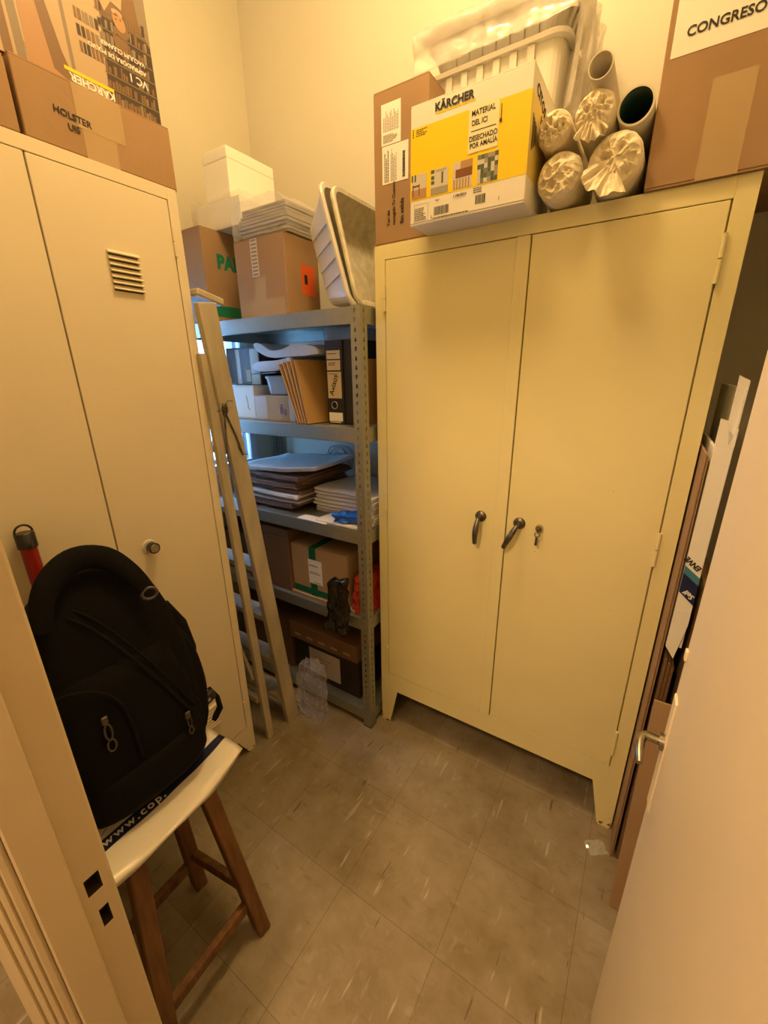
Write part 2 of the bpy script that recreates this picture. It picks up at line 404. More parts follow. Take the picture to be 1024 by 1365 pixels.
# open door on the right, hinged at the right jamb
door = bpy.data.objects.new('door_1', None); COL.objects.link(door); door['kind'] = 'structure'; door.location = (.107, .122, .012); door.rotation_euler = (0, 0, R(.0))
DW, DH = .592, 1.99
bm = bmesh.new(); B(bm, (0, 0, 0), (.036, DW, DH), 0, .0025, seg=2); obj('door_leaf', bm, M_DOOR, door)
bm = bmesh.new(); B(bm, (-.0035, DW-.042, .70), (.0, DW-.012, .935), 0, .0012); B(bm, (-.004, DW-.02, 1.0), (.0, DW-.008, 1.018), 0, .001)
obj('lock_plate', bm, M_DOOR, door)
bm = bmesh.new()
cyl(bm, (-.0035, DW-.028, .845), (-1, 0, 0), .014, .007, 24)
tube(bm, [(-.009, DW-.028, .845), (-.022, DW-.028, .846), (-.028, DW-.028, .846), (-.034, DW-.032, .845), (-.036, DW-.042, .843), (-.036, DW-.060, .838), (-.034, DW-.078, .832)], [.0072, .0072, .0075, .0078, .0075, .0068, .0055], 14)
h_ = obj('door_handle', bm, mat('dull_chrome', (.36, .32, .25), .3, metal=1, noise_amt=.3, noise_scale=50), door); h_['label'] = 'chrome lever handle'
for z in (.25, 1.0, 1.75):
    bm = bmesh.new(); cyl(bm, (-.004, .0, z-.04), (0, 0, 1), .005, .08, 12); obj('hinge', bm, M_DOOR, door)

# ------------------------------------------------------------------ two-door metal cabinet against the back wall
CX0, CX1, CY0, CY1, CZ0, CZ1 = -.790, .1055, 1.20, 1.62, .173, 1.80
cab = thing('metal_cabinet', 'wide cream enamel two-door metal cabinet on four tapered feet against the back wall', 'cabinet', ((CX0+CX1)/2, (CY0+CY1)/2, 0))
O = Vector(cab.location)
def C_(x, y, z): return (x-O.x, y-O.y, z-O.z)
bm = bmesh.new()
B(bm, C_(CX0, CY0+.014, CZ0), C_(CX1, CY1, CZ1), 0, .002)
for lo, hi in (((CX0, CY0, CZ0), (-.7535, CY0+.0145, CZ1)), ((.0675, CY0, CZ0), (CX1, CY0+.0145, CZ1)),
               ((-.7535, CY0, 1.7615), (.0675, CY0+.0145, CZ1)), ((-.7535, CY0, CZ0), (.0675, CY0+.0145, .2545))):
    B(bm, C_(*lo), C_(*hi), 0, .0008)
obj('body', bm, M_CAB, cab)
def cabinet_door(x0, x1, strip=None):
    d = bmesh.new(); B(d, C_(x0, CY0-.0015, .2575), C_(x1, CY0+.012, 1.7590), 0, .0012)
    o = obj('door', d, M_CAB, cab)
    if strip:
        s = bmesh.new(); B(s, C_(strip[0], CY0-.0055, .2575), C_(strip[1], CY0-.0013, 1.7590), 0, .0009); obj('overlap_strip', s, M_CAB, o)
    return o
dl = cabinet_door(-.7510, -.3245, (-.3585, -.3245)); dr = cabinet_door(-.3215, .0640)
def hinge(x, y, z, h, parent, axis_off, M_):
    bm = bmesh.new()
    cyl(bm, C_(x, y, z-h/2), (0, 0, 1), .0044, h*.485, 12); cyl(bm, C_(x, y, z+h*.015), (0, 0, 1), .0044, h*.485, 12)
    return obj('hinge', bm, M_, parent)
for z in (1.655, 1.000, .352):
    hinge(.0662, CY0-.0045, z, .092, dr, 0, M_CAB); hinge(-.7545, CY0-.0045, z, .07, dl, 0, M_CAB)
def lever_handle(x, z, parent, ang):
    bm = bmesh.new(); y = CY0-.0017
    tube(bm, [C_(x, y, z), C_(x, y-.003, z), C_(x, y-.006, z), C_(x, y-.008, z)], [.0178, .0178, .0145, .008], 28)
    tube(bm, [C_(x, y-.006, z), C_(x, y-.026, z)], [.0065, .0058], 14)
    dx, dz = math.sin(ang), -math.cos(ang)
    pts = []; rs = []
    for k in range(9):
        q = k/8; L_ = .082*q
        pts.append(C_(x+dx*L_-.004*math.sin(q*math.pi)*dz*0, y-.026-.012*math.sin(q*math.pi*.9), z+dz*L_)); rs.append(.0060+.0038*math.sin(min(1, q*1.3)*math.pi*.75)-.0015*q)
    tube(bm, pts, rs, 14, flat=1)
    o = obj('handle', bm, M_PEWTER, parent); return o
lever_handle(-.404, 1.009, dl, -.06); lever_handle(-.284, 1.008, dr, -.42)
bm = bmesh.new(); tube(bm, [C_(-.225, CY0-.0015, 1.003), C_(-.225, CY0-.008, 1.003), C_(-.225, CY0-.012, 1.003)], [.0115, .011, .0095], 20)
lk = obj('lock', bm, M_CHROME, dr)
bm = bmesh.new(); B(bm, C_(-.2262, CY0-.026, .994), C_(-.2238, CY0-.011, 1.006)); 
tube(bm, [C_(-.225+.007*math.cos(a), CY0-.026, .990+.007*math.sin(a)) for a in [k*math.pi/8 for k in range(17)]], .0014, 6, cap=False)
tube(bm, [C_(-.226, CY0-.024, .984), C_(-.227, CY0-.023, .955)], .0035, 8, flat=.35)
obj('hanging_key', bm, M_BLKPL, lk) if False else obj('key', bm, M_PEWTER, dr)
def foot(x0, x1, y0, y1, sx, sy):
    """tapered corner foot made of two plates"""
    bm = bmesh.new(); z1 = CZ0; t = .003
    a, b_ = (x0, x1) if sx > 0 else (x1, x0)
    top_in = a + sx*.077; bot_in = a + sx*.042
    P = [(a, z1), (top_in, z1), (bot_in, 0), (a+sx*.004, 0)]
    yy = (y0, y0+t) if sy > 0 else (y1-t, y1)
    prism(bm, [(p[0]-O.x, p[1]) for p in P], 1, yy[0]-O.y, yy[1]-O.y)
    c, s_ = (y0, 1) if sy > 0 else (y1, -1)
    Q = [(c, z1), (c+s_*.077, z1), (c+s_*.042, 0), (c+s_*.004, 0)]
    xx = (a, a+sx*t)
    prism(bm, [(q[0]-O.y, q[1]) for q in Q], 0, min(xx)-O.x, max(xx)-O.x)
    return obj('foot', bm, M_CAB, cab)
for sx in (1, -1):
    for sy in (1, -1): foot(CX0, CX1, CY0+.0005, CY1, sx, sy)

# ------------------------------------------------------------------ tall cream locker on the left
LX, LY0, LY1, LZ0, LZ1 = -1.149, .14, .803, .085, 1.8987
loc_ = thing('metal_locker', 'tall cream double-door metal locker with louvred vents and round knobs, left wall', 'locker', (-1.42, (LY0+LY1)/2, 0))
O = Vector(loc_.location)
bm = bmesh.new()
B(bm, C_(-1.69, LY0, LZ0), C_(LX-.014, LY1, LZ1), 0, .002)
for lo, hi in (((LX-.0145, LY0, LZ0), (LX, .1695, LZ1)), ((LX-.0145, .7755, LZ0), (LX, LY1, LZ1)),
               ((LX-.0145, .1695, 1.8715), (LX, .7755, LZ1)), ((LX-.0145, .1695, LZ0), (LX, .7755, .1230))):
    B(bm, C_(*lo), C_(*hi), 0, .0008)
obj('body', bm, M_LOCK, loc_)
def louvres(bm, y0, y1, z0, z1, n):
    p = (z1-z0)/n
    for k in range(n):
        a = z0+p*k+p*.28; b_ = z0+p*(k+1)-p*.10
        poly = [(LX+.0012, a), (LX+.0105, a+.0005), (LX+.0100, a+.0025), (LX+.0012, b_)]
        prism(bm, [(q[0]-O.x, q[1]) for q in poly], 1, y0-O.y, y1-O.y)
        B(bm, C_(LX+.0012, y0+.003, a-.0030), C_(LX+.0018, y1-.003, a-.0002), 1)  # strip coloured dark for the shade under each hood
def locker_door(y0, y1, vents=True, knob_y=0, hs=1):
    d = bmesh.new(); B(d, C_(LX-.012, y0, .1258), C_(LX+.0015, y1, 1.8690), 0, .0012)
    o = obj('door', d, M_LOCK, loc_)
    v = bmesh.new(); louvres(v, y1-.178, y1-.103, 1.636, 1.726, 7); obj('louvre_vent', v, [M_LOCK, M_DARK], o)
    v = bmesh.new(); louvres(v, y1-.178, y1-.103, .246, .338, 7); obj('louvre_vent', v, [M_LOCK, M_DARK], o)
    k = bmesh.new()
    cyl(k, C_(LX+.0015, knob_y, .980), (1, 0, 0), .0205, .004, 28, r2=.0185)
    ke = obj('knob_plate', k, M_STYRO if False else M_PLAST, o)
    k = bmesh.new()
    tube(k, [C_(LX+.0055, knob_y, .980), C_(LX+.010, knob_y, .980), C_(LX+.012, knob_y, .980), C_(LX+.030, knob_y, .980)], [.011, .011, .0148, .0155], 28, mi=0)
    tube(k, [C_(LX+.0301, knob_y, .980), C_(LX+.0312, knob_y, .980)], [.0122, .0115], 28, mi=1)
    obj('knob', k, [M_BLKPL, M_CHROME], o)
    for z in (1.775, .997, .217):
        hy = y1+.0018 if hs > 0 else y0-.0018
        b2 = bmesh.new(); cyl(b2, C_(LX+.0045, hy, z-.034), (0, 0, 1), .0036, .033, 10); cyl(b2, C_(LX+.0045, hy, z+.001), (0, 0, 1), .0036, .033, 10)
        obj('hinge', b2, M_LOCK, o)
    return o
locker_door(.4735, .7725, knob_y=.553); locker_door(.1720, .4700, knob_y=.448, hs=-1)
def tapered(cx0, cx1, cy0, cy1, H, axis_x, axis_y):
    bm = bmesh.new()
    prism(bm, [(cy0-O.y, H), (cy1-O.y, H), ((cy0+cy1)/2+axis_y*(cy1-cy0)*.34-O.y+.016*(-axis_y)*0+.0, 0), (cy1-O.y if axis_y > 0 else cy0-O.y, 0)] if False else
          ([(cy1-O.y, H), (cy1-O.y, 0), (cy1-.030-O.y, 0), (cy1-.075-O.y, H)] if axis_y > 0 else [(cy0-O.y, H), (cy0-O.y, 0), (cy0+.030-O.y, 0), (cy0+.075-O.y, H)]), 0,
          (LX-.003 if axis_x > 0 else -1.69)-O.x, (LX if axis_x > 0 else -1.687)-O.x)
    y = cy1 if axis_y > 0 else cy0
    xs = ([LX-.0031, LX-.0031, LX-.035, LX-.075] if axis_x > 0 else [-1.687, -1.687, -1.66, -1.62])
    prism(bm, [(xs[0]-O.x, H), (xs[1]-O.x, 0), (xs[2]-O.x, 0), (xs[3]-O.x, H)], 1, (y-.003 if axis_y > 0 else y)-O.y, (y if axis_y > 0 else y+.003)-O.y)
    obj('foot', bm, M_LOCK, loc_)
for ax in (1, -1):
    for ay in (1, -1): tapered(0, 0, LY0, LY1, LZ0, ax, ay)

# ------------------------------------------------------------------ galvanised slotted shelving unit
SX0, SX1, SY0, SY1 = -1.725, -.798, 1.125, 1.615
LEV = [1.635, 1.265, .893, .528, .078]
shelf = thing('metal_shelving_unit', 'grey galvanised slotted-angle shelving unit of five shelves between ladder and cabinet', 'shelving unit', ((SX0+SX1)/2, (SY0+SY1)/2, 0))
O = Vector(shelf.location)
def slotted_flange(bm, org, ux, w_, H, solid):
    """a strip of width w_ and height H with keyhole slots, cell by cell"""
    org = Vector(org); ux = Vector(ux); n = int(H/.0275); p = H/n
    def P(u, z): return org+ux*u+Vector((0, 0, z))
    for k in range(n):
        z0, z1 = k*p, (k+1)*p
        if any(a-.02 < (z0+z1)/2 < b_+.012 for a, b_ in solid):
            bm.faces.new([bm.verts.new(q) for q in (P(0, z0), P(w_, z0), P(w_, z1), P(0, z1))]); continue
        c = w_*.52; flip = k % 3 == 0
        hb, ht = (.0042, .0020) if not flip else (.0020, .0042)
        za, zb = z0+p*.26, z0+p*.72
        inner = [(c-hb, za), (c+hb, za), (c+ht, zb), (c-ht, zb)]; outer = [(0, z0), (w_, z0), (w_, z1), (0, z1)]
        for i in range(4):
            j = (i+1) % 4
            bm.faces.new([bm.verts.new(P(*q)) for q in (outer[i], outer[j], inner[j], inner[i])])
beams = [(z-.052, z) for z in LEV]
for ix, x in enumerate((SX0, SX1)):
    for iy, y in enumerate((SY0, SY1)):
        bm = bmesh.new(); sx = 1 if ix == 0 else -1; sy = 1 if iy == 0 else -1
        slotted_flange(bm, C_(x, y, 0), (sx, 0, 0), .036, 1.637, [] if iy else [(.0, .02)])
        slotted_flange(bm, C_(x, y, 0), (0, sy, 0), .036, 1.637, [])
        bmesh.ops.remove_doubles(bm, verts=bm.verts[:], dist=.0001)
        o = obj('post', bm, M_GALV, shelf)
        md = o.modifiers.new('thickness', 'SOLIDIFY'); md.thickness = .0018; md.offset = 0
        b2 = bx(C_(x-.002 if sx > 0 else x-.037, y-.002 if sy > 0 else y-.037, 0), C_(x+.037 if sx > 0 else x+.002, y+.037 if sy > 0 else y+.002, .004)); obj('post_foot', b2, M_BLKPL, o)
for z in LEV:
    bm = bmesh.new(); B(bm, C_(SX0+.004, SY0+.004, z-.0045), C_(SX1-.004, SY1-.004, z-.001)); sp = obj('shelf_panel', bm, M_GALV, shelf)
    bm = bmesh.new()                                       # folded front and rear beams
    for ya, yb, yl in ((SY0+.0016, SY0+.0032, SY0+.02), (SY1-.0032, SY1-.0016, SY1-.02)):
        B(bm, C_(SX0+.0025, ya, z-.050), C_(SX1-.0025, yb, z), 0, .0004)
        B(bm, C_(SX0+.0025, min(ya, yl), z-.050), C_(SX1-.0025, max(yb, yl), z-.0488))
    obj('long_beam', bm, M_GALV, sp)
    bm = bmesh.new()
    for xa, xb in ((SX0+.0016, SX0+.0030), (SX1-.0030, SX1-.0016)):
        B(bm, C_(xa, SY0+.0034, z-.050), C_(xb, SY1-.0034, z-.0002), 0, .0004)
    obj('end_beam', bm, M_GALV, sp)

# ------------------------------------------------------------------ folded wooden step ladder in the gap
lad = thing('step_ladder', 'folded cream-painted wooden step ladder leaning in the gap beside the tall locker', 'ladder', (-1.30, .95, 0))
O = Vector(lad.location)
XR_, XLf = -1.115, -1.47
def stile(x, top, nm='stile'):
    bm = bmesh.new(); beam(bm, C_(x-.012, .988, 0), C_(x-.012, top, 1.635), .024, .060, side=(0, 1, 0), bev=.002); return obj(nm, bm, M_WOODP, lad)
stile(XR_, .828); stile(XLf, .848)
def rear_leg(x, top):
    bm = bmesh.new(); beam(bm, C_(x-.012, .868, 0), C_(x-.012, top, 1.50), .020, .030, side=(0, 1, 0), bev=.002); return obj('rear_leg', bm, M_WOODP, lad)
rear_leg(XR_-.010, .806); rear_leg(XLf+.012, .826)
def sy_(z): return .988-.140*z/1.63
for z in (.13, .335, .545, .765, .985, 1.205, 1.42):
    bm = bmesh.new(); B(bm, C_(XLf+.0005, sy_(z)-.034, z-.011), C_(XR_-.0245, sy_(z)+.034, z+.011), 0, .002); obj('tread', bm, M_WOODP, lad)
bm = bmesh.new(); Mt = Matrix.Translation(C_(-1.296, .852, 1.652)) @ Matrix.Rotation(R(-13), 4, 'X'); B(bm, (-.205, -.044, -.010), (.172, .044, .010), 0, .004, Mt); obj('top_cap', bm, M_WOODP, lad)
for z in (.20, 1.33):
    bm = bmesh.new(); B(bm, C_(XLf+.012, .850-.028*z-.006, z-.014), C_(XR_-.0345, .866-.028*z, z+.014), 0, .002); obj('rear_crosspiece', bm, M_WOODP, lad)
bm = bmesh.new(); beam(bm, C_(XR_-.045, .842, .30), C_(XR_-.20, .83, .72), .012, .012, side=(0, 1, 0), bev=.001); obj('diagonal_brace', bm, M_WOODP, lad)
bm = bmesh.new()                                            # metal stay and twisted wire
tube(bm, [C_(XR_+.002, .886, 1.19), C_(XR_+.004, .868, 1.25), C_(XR_+.004, .845, 1.31), C_(XR_+.003, .835, 1.335)], .0035, 8, flat=.6)
tube(bm, [C_(XR_+.003, .835, 1.335), C_(XR_+.004, .830, 1.27), C_(XR_+.003, .825, 1.19)], .0035, 8, flat=.6)
obj('folding_stay', bm, M_PEWTER, lad)
bm = bmesh.new()
rr = random.Random(3)
tube(bm, [C_(XR_+.005+.003*math.sin(k*1.9), .836+.010*math.sin(k*1.3), 1.33+.012*math.cos(k*1.3)+.0008*k) for k in range(22)], .0012, 5)
tube(bm, [C_(XR_+.004, .832, 1.345), C_(XR_+.008, .85, 1.365), C_(XR_+.006, .868, 1.362)], .0012, 5)
tube(bm, [C_(XR_+.005, .868, 1.22), C_(XR_+.008, .872, 1.205), C_(XR_+.005, .884, 1.195), C_(XR_+.008, .905, 1.188)], .0012, 5)
tube(bm, [C_(XR_+.003, .823, 1.34), C_(XR_+.006, .815, 1.335), C_(XR_+.006, .807, 1.335)], .0012, 5)
obj('wire', bm, M_BLKPL, lad)

# ------------------------------------------------------------------ wooden stool
st = thing('wooden_stool', 'varnished wooden four-legged stool with splayed legs and low stretchers', 'stool', (-.80, .275, 0))
O = Vector(st.location)
FT = {'a': (-.678, .412), 'c': (-.672, .148), 'b': (-.918, .385), 'd': (-.912, .125)}
TP = {'a': (-.752, .372), 'c': (-.748, .205), 'b': (-.872, .345), 'd': (-.868, .178)}
def lp(k, z): q = z/.515; return Vector((FT[k][0]+(TP[k][0]-FT[k][0])*q, FT[k][1]+(TP[k][1]-FT[k][1])*q, z))
for k in 'acbd':
    bm = bmesh.new(); beam(bm, C_(*lp(k, 0)), C_(*lp(k, .513)), .040, .034, side=(.1, 1, 0), bev=.003); obj('leg', bm, M_WOOD, st)
for a, b_, z in (('a', 'c', .115), ('a', 'b', .165), ('b', 'd', .115), ('c', 'd', .165)):
    bm = bmesh.new(); p, q = lp(a, z), lp(b_, z); d_ = (q-p).normalized()*.018
    beam(bm, C_(*(p+d_)), C_(*(q-d_)), .018, .032, side=(0, 0, 1), bev=.002); obj('stretcher', bm, M_WOOD, st)
bm = bmesh.new(); B(bm, C_(-.945, .178, .5135), C_(-.728, .385, .5345), 0, .005, None, 2); obj('seat', bm, M_WOOD, st)

# envelope-like white plastic carrier bag lying flat on the seat
O = Vector((-.80, .275, .5395))
bm = bmesh.new()
outer = [(-.738, .485), (-.722, .385), (-.700, .275), (-.712, .165), (-.80, .115), (-.93, .12), (-.955, .30), (-.94, .47), (-.83, .492)]
NU, NV = 26, 26
def bag_pt(u, v, layer):
    # bilinear over four corners with wavy rim
    c00, c10, c11, c01 = Vector((-.95, .10)), Vector((-.708, .128)), Vector((-.742, .480)), Vector((-.95, .47))
    p = (c00*(1-u)+c10*u)*(1-v)+(c01*(1-u)+c11*u)*v
    p = Vector((p.x+.022*math.sin(v*math.pi)*u, p.y))
    over = max(0, p.x+.715)
    z = .0008+.0065*math.sin(u*math.pi)*math.sin(v*math.pi)*layer + .0034*noise.noise(Vector((u*6, v*8, layer*.3)))*layer
    z -= .02*max(0, u-.94)/.06*(.5+.5*math.sin(v*9+1))*.6
    z += .003*max(0, v-.9)/.1*u
    return Vector((p.x, p.y, z))-Vector((O.x, O.y, 0))
top = [[bm.verts.new(bag_pt(i/NU, j/NV, 1)) for j in range(NV+1)] for i in range(NU+1)]
low = [[top[i][j] if i in (0, NU) or j in (0, NV) else bm.verts.new(Vector((top[i][j].co.x, top[i][j].co.y, min(top[i][j].co.z-.0015, -.0030 if i < NU*.9 else 1)))) for j in range(NV+1)] for i in range(NU+1)]
for i in range(NU):
    for j in range(NV):
        for L_ in (top, low):
            f = bm.faces.new((L_[i][j], L_[i+1][j], L_[i+1][j+1], L_[i][j+1])); f.smooth = True
            u, v = (i+.5)/NU, (j+.5)/NV
            f.material_index = 1 if (L_ is top and .575 < u < .70) else 0
pouch = thing('carrier_bag', 'white plastic carrier bag with navy printed stripe lying on the stool under the backpack', 'bag', O)
bag_bvh = None
bm.normal_update(); from mathutils.bvhtree import BVHTree; bag_bvh = BVHTree.FromBMesh(bm)
def drape(b, lift):
    for v in b.verts:
        hit = bag_bvh.ray_cast(Vector((v.co.x, v.co.y, .2)), Vector((0, 0, -1)))
        if hit[0] is not None: v.co.z = hit[0].z+lift
obj('bag_sheet', bm, [mat('bag_film', (.80, .76, .66), .28, coat=.3, bump=.15, bump_scale=30), M_BLUE], pouch)
FMb = Matrix.Rotation(R(88), 4, 'Z')
bm = bmesh.new(); text_bm(bm, 'www.cop.', .026, Matrix.Translation((.0125, -.100, .0095)) @ FMb, 0, .0006, .0, 1.25); drape(bm, .0006); obj('printed_lettering', bm, M_WHITE, pouch, recalc=False)
bm = bmesh.new()
rr = random.Random(4)
for k in range(26):
    x = rr.uniform(-.06, -.015); y = rr.uniform(-.13, -.04); Mx = Matrix.Translation((x, y, .0088)) @ Matrix.Rotation(R(rr.choice((28, 118))), 4, 'Z'); B(bm, (-.008, -.001, 0), (.008, .001, .0003), 0, 0, Mx)
drape(bm, .0006)
obj('printed_pattern', bm, mat('tan_print', (.35, .25, .14), .6), pouch)

# ------------------------------------------------------------------ backpack
bp_ = thing('backpack', 'large black nylon backpack with zip pockets and top handle sitting on the stool', 'backpack', (-.89, .30, .551))
O = Vector(bp_.location)
def bp_axis(z):     # centre of the pack at height z above its base
    return Vector((-.885-.065*(z/.5)-O.x, .300+.012*(z/.5)-O.y, z))
prof = [(0, .138, .070), (.015, .155, .083), (.05, .163, .090), (.13, .166, .092), (.22, .163, .088), (.30, .156, .080), (.37, .145, .070), (.42, .130, .060), (.46, .106, .048), (.49, .075, .034), (.508, .035, .018)]
def ring(z, a, b_, n=40, pw=2.9):
    c = bp_axis(z); out = []
    for k in range(n):
        t = 2*math.pi*k/n; ct, st_ = math.cos(t), math.sin(t)
        x = b_*abs(ct)**(2/pw)*(1 if ct > 0 else -1); y = a*abs(st_)**(2/pw)*(1 if st_ > 0 else -1)
        if x > 0: x *= 1.05
        out.append(c+Vector((x, y, 0)))
    return out
bm = bmesh.new(); rings = []
NZ = 34
def pr(z):
    for i in range(len(prof)-1):
        z0, a0, b0 = prof[i]; z1, a1, b1 = prof[i+1]
        if z <= z1:
            q = (z-z0)/(z1-z0); return a0+(a1-a0)*q, b0+(b1-b0)*q
    return prof[-1][1:]
zs = [.508*(k/NZ)**.95 for k in range(NZ+1)]
for z in zs:
    a, b_ = pr(z)
    pts = ring(z, a, b_)
    rings.append([bm.verts.new(p+Vector((noise.noise(p*9)*.006, noise.noise(p*8+Vector((5, 5, 5)))*.006, 0))) for p in pts])
for i in range(NZ):
    for k in range(40):
        f = bm.faces.new((rings[i][k], rings[i][(k+1) % 40], rings[i+1][(k+1) % 40], rings[i+1][k])); f.smooth = True
bm.faces.new(rings[0][::-1]).smooth = True; bm.faces.new(rings[-1]).smooth = True
obj('main_body', bm, M_FABRIC, bp_)
def surf(y, z, lift=0.):
    """point on the front surface of the pack at lateral y (from the axis) and height z"""
    a, b_ = pr(z); c = bp_axis(z); q = min(1, abs(y)/a); x = b_*1.05*max(0, 1-q**2.9)**(1/2.9)
    return Vector((c.x+x+lift, c.y+y, z))
def puff(name, y0, y1, z0, z1, th, n=16, parent=None, mat_=None, topround=.5):
    """stuffed pocket bulging from the front face"""
    bm = bmesh.new(); g = []
    for i in range(n+1):
        row = []
        for j in range(n+1):
            u, v = i/n, j/n
            e = (max(0, 1-(2*u-1)**4)*max(0, 1-(2*v-1)**4))**.5
            y = y0+(y1-y0)*u; z = z0+(z1-z0)*v
            yc = (y0+y1)/2; y = yc+(y-yc)*(1-topround*.5*max(0, v-.6)/.4)
            p = surf(y, z, -.004+(th+.004)*e)
            row.append(bm.verts.new(p+Vector((noise.noise(p*14)*.003*e, 0, 0))))
        g.append(row)
    for i in range(n):
        for j in range(n): bm.faces.new((g[i][j], g[i+1][j], g[i+1][j+1], g[i][j+1])).smooth = True
    bk = [bm.verts.new(surf((y0+y1)/2, (z0+z1)/2, -.02))]
    return obj(name, bm, mat_ or M_FABRIC, parent or bp_)
pk = puff('front_pocket', -.150, .128, .045, .335, .026)
low_ = puff('lower_pocket', -.135, .135, .020, .130, .040, parent=None, topround=.1)
def seam(pts, r, parent, name='zip', m_=None, flat=.5):
    bm = bmesh.new(); tube(bm, pts, r, 8, flat=flat); return obj(name, bm, m_ or M_WEB, parent)
def arc_pts(c, ry, rz, a0, a1, n, lift):
    return [surf(c[0]+ry*math.cos(a0+(a1-a0)*k/n), min(.5, c[1]+rz*math.sin(a0+(a1-a0)*k/n)), lift) for k in range(n+1)]
seam([surf(-.06+.125*q+.03*q*q, .445-.30*q**1.5, .026*min(1, q*1.6)+.002) for q in [k/14 for k in range(15)]], .0042, bp_)
seam([surf(-.06+.125*q+.03*q*q+.012, .455-.30*q**1.5, .026*min(1, q*1.6)-.002) for q in [k/14 for k in range(15)]], .0035, bp_, 'piping')
seam(arc_pts((-.115, .235), .085, .095, 2.6, .0, 16, .030) + [surf(-.028, .235-.09*q, .030) for q in (.3, .6, 1)], .0045, bp_)
def puller(y, z, lift, big=1.):
    p = surf(y, z, lift); bm = bmesh.new()
    B(bm, (p.x, p.y-.006, p.z-.012), (p.x+.006, p.y+.006, p.z+.006), 0, .002)
    tube(bm, [(p.x+.006, p.y+.005*math.sin(t)*big, p.z-.024*big+.015*big*math.cos(t)) for t in [k*math.pi/8 for k in range(17)]], .0016*big, 6, cap=False)
    tube(bm, [(p.x+.006, p.y+.006*math.sin(t)*big, p.z-.050*big+.011*big*math.cos(t)) for t in [k*math.pi/8 for k in range(17)]], .0018*big, 6, cap=False)
    o = obj('zip_puller', bm, mat('gunmetal', (.13, .12, .10), .4, metal=.9), bp_); return o
puller(-.070, .262, .034, 1.25); puller(.077, .165, .036, .9)
# padded grab handle arching over the top with a plastic ring
bm = bmesh.new()
hp = [(-.865, .205, 1.000), (-.885, .222, 1.050), (-.905, .255, 1.083), (-.915, .300, 1.098), (-.905, .345, 1.085), (-.878, .372, 1.048), (-.852, .386, 1.008)]
hq = []
for i in range(len(hp)-1):
    p0, p1, p2, p3 = (Vector(hp[max(i-1, 0)]), Vector(hp[i]), Vector(hp[i+1]), Vector(hp[min(i+2, len(hp)-1)]))
    for k in range(5):
        t = k/5; hq.append(.5*((2*p1)+(-p0+p2)*t+(2*p0-5*p1+4*p2-p3)*t*t+(-p0+3*p1-3*p2+p3)*t**3))
hq.append(Vector(hp[-1]))
tube(bm, [C_(*p) for p in hq], [.010+.0045*math.sin(math.pi*i/(len(hq)-1)) for i in range(len(hq))], 16, flat=1.7)
obj('grab_handle', bm, M_FABRIC, bp_)
bm = bmesh.new()
tube(bm, [C_(-.845+.004*math.cos(t), .388+.014*math.cos(t), 1.000+.013*math.sin(t)) for t in [k*math.pi/10 for k in range(21)]], .0032, 8, cap=False)
obj('handle_ring', bm, mat('grey_plastic', (.07, .065, .08), .35), bp_)
# side pocket, compression strap and hanging tail on the side towards the shelves
bm = bmesh.new(); g = []
for i in range(15):
    row = []
    z = .03+.30*i/14
    a, b_ = pr(z); c = bp_axis(z)
    for j in range(11):
        v = j/10; x = -.055+.11*v; e = math.sin(math.pi*v)**.6
        q = min(1, abs(x)/b_); y = a*(1-q**2.9)**(1/2.9)
        row.append(bm.verts.new((c.x+x, c.y+y-.006+.038*e*math.sin(math.pi*min(1, .12+i/14*.95))**.5, z)))
    g.append(row)
for i in range(14):
    for j in range(10): bm.faces.new((g[i][j], g[i+1][j], g[i+1][j+1], g[i][j+1])).smooth = True
obj('side_pocket', bm, M_FABRIC, bp_)
bm = bmesh.new()
tube(bm, [C_(-.955, .468, .900), C_(-.958, .497, .82), C_(-.955, .508, .74), C_(-.945, .500, .66)], [.006, .012, .012, .008], 10, flat=1.6)
obj('shoulder_strap', bm, M_WEB, bp_)
bm = bmesh.new()
B(bm, (0, 0, 0), (.012, .040, .034), 0, .004, Matrix.Translation(C_(-.880, .474, .606)) @ Matrix.Rotation(.25, 4, 'X'))
B(bm, (.0121, .014, .012), (.0131, .022, .020), 1, 0, Matrix.Translation(C_(-.880, .474, .606)) @ Matrix.Rotation(.25, 4, 'X'))
obj('buckle', bm, [M_BLKPL, M_CHROME], bp_)
bm = bmesh.new()
tube(bm, [C_(-.89, .505, .640), C_(-.875, .515, .612), C_(-.868, .514, .580), C_(-.874, .500, .556), C_(-.872, .492, .549)], [.010, .011, .012, .011, .008], 8, flat=.5, up_hint=(1, 0, 0))
obj('strap_tail', bm, M_WEB, bp_)

# red tube with black ring cap behind the backpack
rt_ = thing('poster_tube', 'red carrying tube with black ring cap leaning on the locker behind the backpack', 'tube', (-1.075, .285, 0))
O = Vector(rt_.location)
bm = bmesh.new(); a = Vector(C_(-1.07, .280, .004)); b_ = Vector(C_(-1.118, .286, 1.088))
tube(bm, [a, b_], .0155, 24); obj('tube_body', bm, mat('red_plastic', (.26, .010, .005), .35), rt_)
d_ = (b_-a).normalized(); bm = bmesh.new(); tube(bm, [b_-d_*.004, b_+d_*.028, b_+d_*.030], [.0185, .0185, .016], 24)
cp = obj('cap', bm, M_BLKPL, rt_)
bm = bmesh.new(); c = b_+d_*.030
tube(bm, [c+Vector((0, .016*math.cos(t), 0))+d_*(.017*math.sin(t)) for t in [math.pi*k/12 for k in range(13)]], .0024, 8); obj('ring', bm, M_BLKPL, cp)

